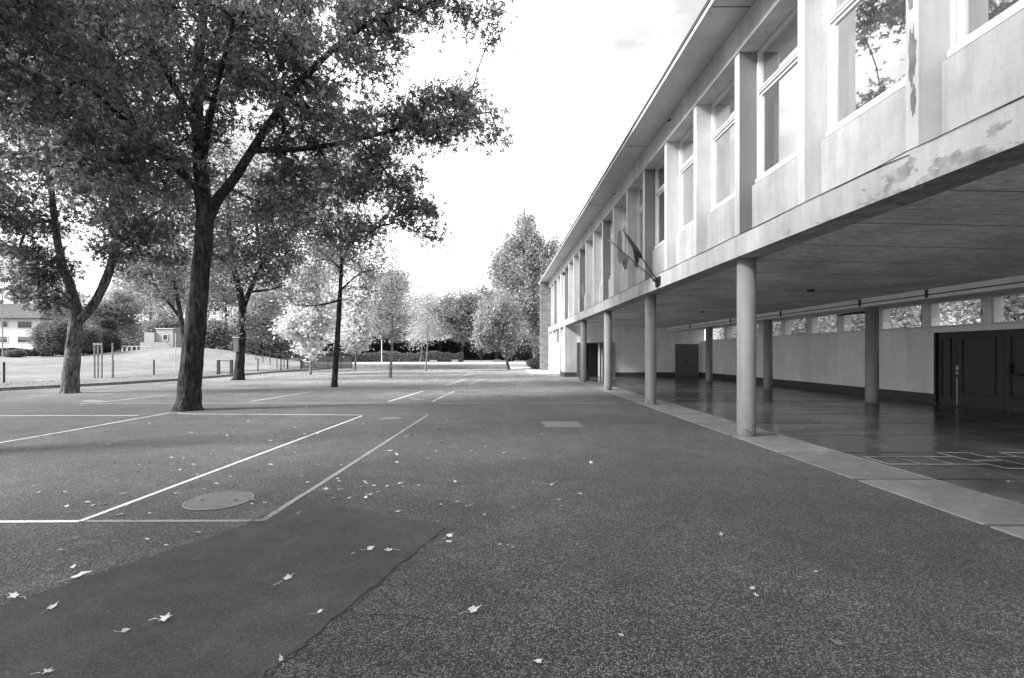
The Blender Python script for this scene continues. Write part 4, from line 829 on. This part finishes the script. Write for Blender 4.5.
# lamp pole and white pole
lp = empty('thin_pole', (*WP(175.5, 370, 33)[:2], .1)); tag(lp, 'thin pale pole just left of the big trunk', 'pole'); MB().tube([(0, 0, 0), (0, 0, 2.7)], [.04, .03], 8).build('mast', M['metal'], lp); MB().tube([(0, 0, 2.7), (0, 0, 2.76)], [.045, .04], 8).build('cap', M['metal'], lp)
lp = empty('thin_pole', (*WP(381.7, 363, 55)[:2], .3)); tag(lp, 'thin white pole in front of the far dark hedge beside the tall thin young tree', 'pole'); MB().tube([(0, 0, 0), (0, 0, 2.6)], .05, 8).build('mast', M['frame'], lp); MB().tube([(0, 0, 2.6), (0, 0, 2.68)], [.07, .05], 8).build('cap', M['frame'], lp)
sl = empty('street_lamp', (*WP(2.5, 355, 55)[:2], 1.0)); tag(sl, 'tall thin street lamp in front of the pale house', 'street lamp'); MB().tube([(0, 0, 0), (0, 0, 8)], [.07, .045], 8).build('mast', M['column'], sl); MB().tube([(0, 0, 8), (.9, 0, 8.25)], .035, 6).build('arm', M['column'], sl); box('lamp_head', (.8, -.1, 8.2), (1.3, .1, 8.32), M['column'], sl)
# stone blocks on the gravel behind the low wall
for px, Y_, lb in ((433.5, 56, 'low grey bench block on the gravel behind the low wall, leftmost'), (455, 60, 'low pale block on the gravel below the rounded trees'), (497, 62, 'pale stone block on the gravel near the birch trunk')):
    x = (px - VX) * Y_ / F; o = box('stone_block', (-.42, -.2, 0), (.42, .2, .34), M['wallstone'], None, .03); o.location = (x, Y_, .3); tag(o, lb, 'block')

# ------------------------------------------------------------------ houses
def windows(T, wall_y, rects, sh=.5):
    for (xa, xb, za, zb) in rects:
        f = MB(); e = .08; f.box((xa, wall_y - .06, za), (xb, wall_y + .02, za + e)).box((xa, wall_y - .06, zb - e), (xb, wall_y + .02, zb)).box((xa, wall_y - .06, za + e), (xa + e, wall_y + .02, zb - e)).box((xb - e, wall_y - .06, za + e), (xb, wall_y + .02, zb - e))
        w = f.build('window', M['frame'], T); box('pane', (xa + e, wall_y - .03, za + e), (xb - e, wall_y - .012, zb - e), M['wglass'], w)
        if sh: box('shutter', (xa + e, wall_y - .045, zb - e - (zb - za) * sh), (xb - e, wall_y - .032, zb - e), M['shutter'], w)
Y1 = 70; xr = (40 - VX) * Y1 / F; xl = xr - 26
hs = empty('house', ((xl + xr) / 2, Y1 + 5, 1.0)); tag(hs, 'pale two storey house with wide hipped tile roof at the left edge', 'house'); w2 = 13
ze = H + 34 * Y1 / F - 1
box('wall', (-w2, -5, -.2), (w2, 5, ze), M['housewall'], hs); mb = MB(); e = .7; zr = H + 53 * Y1 / F - 1
mb.add([(-w2 - e, -5 - e, ze), (w2 + e, -5 - e, ze), (w2 + e, 5 + e, ze), (-w2 - e, 5 + e, ze), (-w2 + 4, 0, zr), (w2 - 3.4, 0, zr), (-w2 - e, -5 - e, ze + .15), (w2 + e, -5 - e, ze + .15), (w2 + e, 5 + e, ze + .15), (-w2 - e, 5 + e, ze + .15)], [(3, 2, 1, 0), (6, 7, 5, 4), (7, 8, 5), (8, 9, 4, 5), (9, 6, 4), (0, 1, 7, 6), (1, 2, 8, 7), (2, 3, 9, 8), (3, 0, 6, 9)]); mb.build('roof', M['roof'], hs)
def hx_(px): return (px - VX) * (Y1) / F - hs.location.x
windows(hs, -5.0, [(hx_(a), hx_(b), H + (VY - q) * Y1 / F - 1, H + (VY - p) * Y1 / F - 1) for a, b, p, q in ((17.5, 32.5, 321, 328.5), (1, 8.5, 321, 327.5), (17.5, 32.5, 336, 343), (0, 8, 336, 343), (-22, -8, 321, 328), (-22, -8, 336, 343))], .45)
box('chimney', (w2 - 8, 1, zr - 1.2), (w2 - 7, 2, zr + .6), M['housewall'], hs)
Y2 = 105; xr = (36 - VX) * Y2 / F
h2 = empty('apartment_block', (xr - 12, Y2 + 5, 1.0)); tag(h2, 'taller pale apartment block rising behind the hipped roof house', 'building')
zt = H + 95 * Y2 / F - 1
box('wall', (-10, -5, -.2), (7, 5, zt - 2), M['housewall'], h2); box('wall', (7.01, -4, -.2), (12, 5, H + 62 * Y2 / F - 1), M['housewall'], h2); box('roof', (6.9, -4.6, H + 62 * Y2 / F - .998), (12.5, 5.5, H + 64 * Y2 / F - .4), M['roofd'], h2)
box('roof', (-10.6, -5.6, zt - 1.998), (7.4, 5.6, zt - 1.3), M['frame'], h2); box('upper_storey', (-8, -3, zt - 1.298), (4, 4, zt + 1.5), M['housewall'], h2); box('roof', (-8.6, -3.6, zt + 1.502), (4.6, 4.6, zt + 3.2), M['roofd'], h2)
windows(h2, -5.0, [(-9 + 4 * i, -7 + 4 * i, z, z + 1.5) for i in range(4) for z in (6.5, 10, 13.5)], .4); windows(h2, -4.0, [(7.6, 9.2, 10.4, 11.8), (9.8, 11.4, 10.4, 11.8)], .4)
# small white house on the mound
Y3 = 62; x0 = (146 - VX) * Y3 / F; x1 = (173 - VX) * Y3 / F; wz = lawn_z((x0 + x1) / 2, 56)
h3 = empty('small_white_house', ((x0 + x1) / 2, Y3, 1.2)); tag(h3, 'small white building with sloping parapet standing on the grass mound', 'house'); w3 = (x1 - x0) / 2; zb = H + 8 * Y3 / F - 1.2; zt = H + 24 * Y3 / F - 1.2
box('wall', (-w3 * .25, 0, -1), (w3, 3, zt), M['paleconc'], h3); box('wall', (-w3, -.3, -1), (-w3 * .26, 2.5, zt - .45), M['paleconc'], h3); box('roof', (-w3 * .3, -.1, zt + .003), (w3 + .1, 3.1, zt + .1), M['frame'], h3)
mb = MB(); zz = zb + .35; mb.add([(-w3 - .1, -.9, -1), (w3 + .7, -.9, -1), (w3 + .7, -.9, zz - 1.0), (w3 - .3, -.9, zz), (-w3 - .1, -.9, zz), (-w3 - .1, -.7, -1), (w3 + .7, -.7, -1), (w3 + .7, -.7, zz - 1.0), (w3 - .3, -.7, zz), (-w3 - .1, -.7, zz)], [(0, 1, 2, 3, 4), (9, 8, 7, 6, 5), (0, 5, 6, 1), (1, 6, 7, 2), (2, 7, 8, 3), (3, 8, 9, 4), (4, 9, 5, 0)]); mb.build('parapet', M['paleconc'], h3)
windows(h3, 0, [(w3 * .25, w3 * .65, zb + .6, zb + 1.4)], 0)
bl = empty('white_balustrade', (*WP(139, 348, 60)[:2], 1.3)); tag(bl, 'low pale post and rail fence left of the small white building', 'fence')
for i in range(7): box('baluster', (-2.2 + i * .6, 0, -.3), (-2.08 + i * .6, .1, 1.0), M['frame'], bl)
box('rail', (-2.3, -.02, 1.003), (1.7, .12, 1.1), M['frame'], bl)
# house behind the birches and parked cars
h4 = empty('brick_house', (WP(526, 350, 88)[0], 90, .3)); tag(h4, 'dark roofed low house half hidden behind the birches', 'house')
box('wall', (-4, -3, 0), (6, 3, 2.0), M['kerb'], h4); MB().add([(-4.5, -3.5, 2.003), (6.5, -3.5, 2.003), (6.5, 3.5, 2.003), (-4.5, 3.5, 2.003), (-4.5, 0, 4.2), (6.5, 0, 4.2)], [(3, 2, 1, 0), (0, 1, 5, 4), (2, 3, 4, 5), (1, 2, 5), (3, 0, 4)]).build('roof', M['roofd'], h4); windows(h4, -3, [(-2, -.6, .7, 1.7), (2, 3.4, .7, 1.7)], 0)
def car(label, x, y, z, rz):
    o = empty('parked_car', (x, y, z), rz); tag(o, label, 'car', 'cars parked beyond the path')
    prof = [(-2.05, .3), (-2.1, .75), (-1.95, .92), (-1.45, .98), (-.95, 1.38), (-.5, 1.46), (.55, 1.43), (1.15, 1.0), (1.85, .85), (2.08, .62), (2.05, .3)]
    n = len(prof); W_ = .82
    def side(y, ins): return [(a, y - math.copysign(ins * max(0, (c - .9)) / .5, y), c) for a, c in prof]
    v = side(-W_, .16) + side(W_, .16); MB().add(v, [tuple(range(n)), tuple(reversed(range(n, 2 * n)))] + [(i, n + i, n + (i + 1) % n, (i + 1) % n) for i in range(n)]).build('body', M['carw'], o)
    for s in (-1, 1):
        yy = s * (W_ + .004); MB().add([(-1.25, yy, .99), (.95, yy, 1.0), (.5, yy - s * .14, 1.36), (-.8, yy - s * .14, 1.34)], [(0, 1, 2, 3)]).build('side_window', M['carg'], o)
        for xx in (-1.3, 1.3):
            t = MB().tube([(xx, s * .66, .31), (xx, s * .84, .31)], .31, 16).build('wheel', M['tyre'], o); MB().tube([(xx, s * .84, .31), (xx, s * .85, .31)], .18, 12).build('rim', M['metal'], t)
        box('headlight', (2.0, s * .6 - .15, .62), (2.075, s * .6 + .15, .76), M['metal'], o)
    MB().add([(1.10, -.66, 1.04), (1.10, .66, 1.04), (.62, .58, 1.40), (.62, -.58, 1.40)], [(0, 1, 2, 3)]).build('windscreen', M['carg'], o); MB().add([(-1.44, -.66, 1.0), (-1.44, .66, 1.0), (-1.0, .58, 1.36), (-1.0, -.58, 1.36)], [(3, 2, 1, 0)]).build('rear_window', M['carg'], o)
car('pale parked car beyond the end of the path, nearer the birch trunk', WP(517, 358, 76)[0], 76, .35, math.radians(8)); car('pale parked car at the end of the path, half hidden by the gable', WP(531, 358, 79)[0], 79, .35, math.radians(5))

# ------------------------------------------------------------------ fallen leaves
def fallen(seed, lobes=5):
    r = random.Random(seed); n = lobes * 2; vs = [(0, 0, .004)]; out = []
    for i in range(n * 1):
        a = math.pi * 2 * i / n + r.uniform(-.12, .12); k = (r.uniform(.8, 1.05) if i % 2 == 0 else r.uniform(.32, .52)) * (1 - .3 * abs(math.sin(a / 2)) * (i % 2 == 0)) * r.uniform(.8, 1.1)
        out.append((math.cos(a) * k * .5, math.sin(a) * k * .42 * r.uniform(.6, 1), .004 + abs(r.gauss(0, .09)) * k))
    vs += out; fs = [(0, i + 1, (i + 1) % n + 1) for i in range(n)]
    st = [(-.35, 0, .01), (-.6, r.uniform(-.12, .12), .02), (-.85, r.uniform(-.25, .25), .04)]
    b = len(vs)
    for p in st: vs += [(p[0], p[1] - .014, p[2]), (p[0], p[1] + .014, p[2])]
    fs += [(b, b + 1, b + 3, b + 2), (b + 2, b + 3, b + 5, b + 4)]
    mb = MB(); mb.add(vs, fs); return mb.mesh('fallen_leaf', M['dleaf2' if seed % 4 == 3 else 'dleaf'])
LM = [fallen(s) for s in range(16)]
def leaf_at(px, py, w, i, rot, label, group='fallen leaves on the asphalt', z=.006):
    x, y = P(px, py); o = link('fallen_leaf', LM[i % 16]); s = w * y / F; o.location = (x, y, z); o.scale = (s, s, s); o.rotation_euler = (rnd.uniform(-.25, .25), rnd.uniform(-.2, .2), rot); tag(o, label, 'leaf', group); return o
big = [(474, 613, 17, 0, .4, 'largest pale fallen leaf with long stem near the bottom centre of the asphalt'), (621, 637, 9, 4, 2.5, 'small pale fallen leaf just right of the bottom centre'), (538, 664, 14, 5, 2.8, 'pale fallen leaf with stem at the bottom edge below the largest leaf'),
       (288, 581, 15, 1, .8, 'pale fallen leaf with stem in the middle of the smooth asphalt patch'), (370, 551, 11, 2, .3, 'pale upright leaf on the patch, left one of a close pair'), (389, 552, 12, 8, 3.4, 'pale leaf on the patch, right one of a close pair'), (353, 556, 8, 3, 1, 'tiny leaf scrap left of the close pair on the patch'),
       (450, 538, 11, 4, .6, 'upper of two leaves beside the right corner of the patch'), (449, 544, 10, 9, .1, 'lower of two leaves beside the right corner of the patch'), (165, 622, 17, 6, .1, 'pale fallen leaf in the middle of the lower left part of the patch'), (125, 633, 12, 2, .2, 'pale leaf left of the middle leaf on the lower left of the patch'),
       (53, 609, 13, 0, 1.4, 'fallen leaf with upright stem near the left edge of the patch'), (78, 578, 20, 5, .5, 'broad pale leaf lying across the left edge of the patch'), (14, 599, 17, 9, 2.9, 'flat leaf on the asphalt at the far left edge'), (47, 675, 16, 10, .1, 'leaf cut by the bottom edge of the photo at the left'), (281, 662, 12, 1, 2.2, 'leaf on the lower right edge of the patch'),
       (320, 614, 9, 8, .6, 'small curled leaf right of the patch middle'), (752, 590, 10, 2, .4, 'pale leaf, upper of a pair at the lower right'), (756, 597, 9, 6, 1.2, 'pale leaf, lower of a pair at the lower right'), (721, 536, 8, 0, 1.3, 'single pale leaf between the bottom centre and the hall floor'), (816, 573, 7, 4, .2, 'small pale scrap of leaf right of the pair at the lower right'),
       (838, 646, 15, 11, 2.6, 'faint long leaf near the bottom right'), (990, 637, 12, 3, .2, 'grey flat leaf near the right end of the bottom edge'), (73, 569, 10, 8, 2, 'small leaf above the broad pale leaf at the left')]
for b_ in big:
    o = leaf_at(b_[0], b_[1], b_[2] * 1.12, b_[3], b_[4], b_[5]); o.rotation_mode = 'ZYX'; a_ = rnd.uniform(.1, .4)
    o.rotation_euler = (a_, rnd.uniform(-.15, .15), b_[4]); o.location.z = .008 + .42 * o.scale[0] * math.sin(a_)
mid = [(123, 494), (93, 506), (105, 505), (66, 507), (17, 494), (38, 493), (128, 506), (150, 514), (121, 515), (191, 433), (217, 434), (227, 436), (183, 459), (166, 459), (172, 458), (187, 471), (180, 470), (206, 480), (177, 494), (120, 515), (265, 503), (271, 465), (253, 500), (198, 534), (166, 547), (147, 541), (115, 543), (75, 540), (60, 552), (7, 561), (277, 433), (271, 441), (247, 461), (217, 484), (233, 428), (212, 455),
       (440, 506), (470, 506), (441, 505), (457, 502), (466, 507), (528, 505), (545, 504), (399, 512), (437, 522), (397, 463), (413, 467), (373, 478), (365, 482), (363, 487), (374, 486), (341, 490), (366, 498), (400, 484), (455, 482), (412, 435), (439, 430), (494, 433), (501, 421), (485, 447), (524, 459), (546, 456), (545, 461), (552, 485), (591, 463), (397, 455), (397, 450), (442, 443), (504, 453), (403, 487), (391, 451), (560, 500), (561, 506), (513, 548), (512, 533), (508, 546), (500, 545), (513, 508)]
def region(px, py):
    xw = 80 + (521.5 - py) * (362 - 80) / 105.5; xg = 262 + (521.5 - py) * (428 - 262) / 106.7
    if py < 403: return 'small leaf on the pale far part of the yard', 'leaves on the far part of the yard'
    if py < 414: return 'small leaf just beyond the long white cross line', 'leaves beyond the long cross line'
    if py > 522: return ('small leaf on the coarse asphalt near the smooth patch', 'leaves near the smooth patch') if px < 440 else ('small leaf on the open asphalt right of the smooth patch', 'leaves right of the smooth patch')
    if px < xw: return 'small leaf inside the court left of the slanting white line', 'leaves left of the slanting white line'
    if px < xg: return 'small leaf between the slanting white line and the grey line', 'leaves between the white and the grey line'
    if px < xg + 90: return 'small leaf close to the right of the slanting grey line', 'leaves right of the grey line'
    return 'small leaf on the open asphalt between the court lines and the columns', 'leaves on the open asphalt'
for i, (px, py) in enumerate(mid): leaf_at(px, py, rnd.uniform(5.5, 11), rnd.randrange(16), rnd.uniform(0, 6.3), *region(px, py), z=.016 if (py > 520 and px < 260) else .006)
for i in range(190):
    py = 372 + 150 * rnd.random() ** 1.6; px = rnd.gauss(330, 150)
    if px > 600 + (py - 390) * 2.0 or px < -20: continue
    leaf_at(px, py, max(2.2, .08 * F / P(0, py)[1] * rnd.uniform(.5, 1.4)), rnd.randrange(16), rnd.uniform(0, 6.3), *region(px, py))
for px, py in ((823, 424), (786, 449), (820, 455), (1008, 483), (899, 479), (968, 517), (988, 476), (727, 405), (868, 476)): 
    leaf_at(px, py, rnd.uniform(4, 7), rnd.randrange(16), rnd.uniform(0, 6.3), 'scrap of pale leaf lying on the slabs of the covered hall', 'leaf scraps on the hall floor', z=.017)
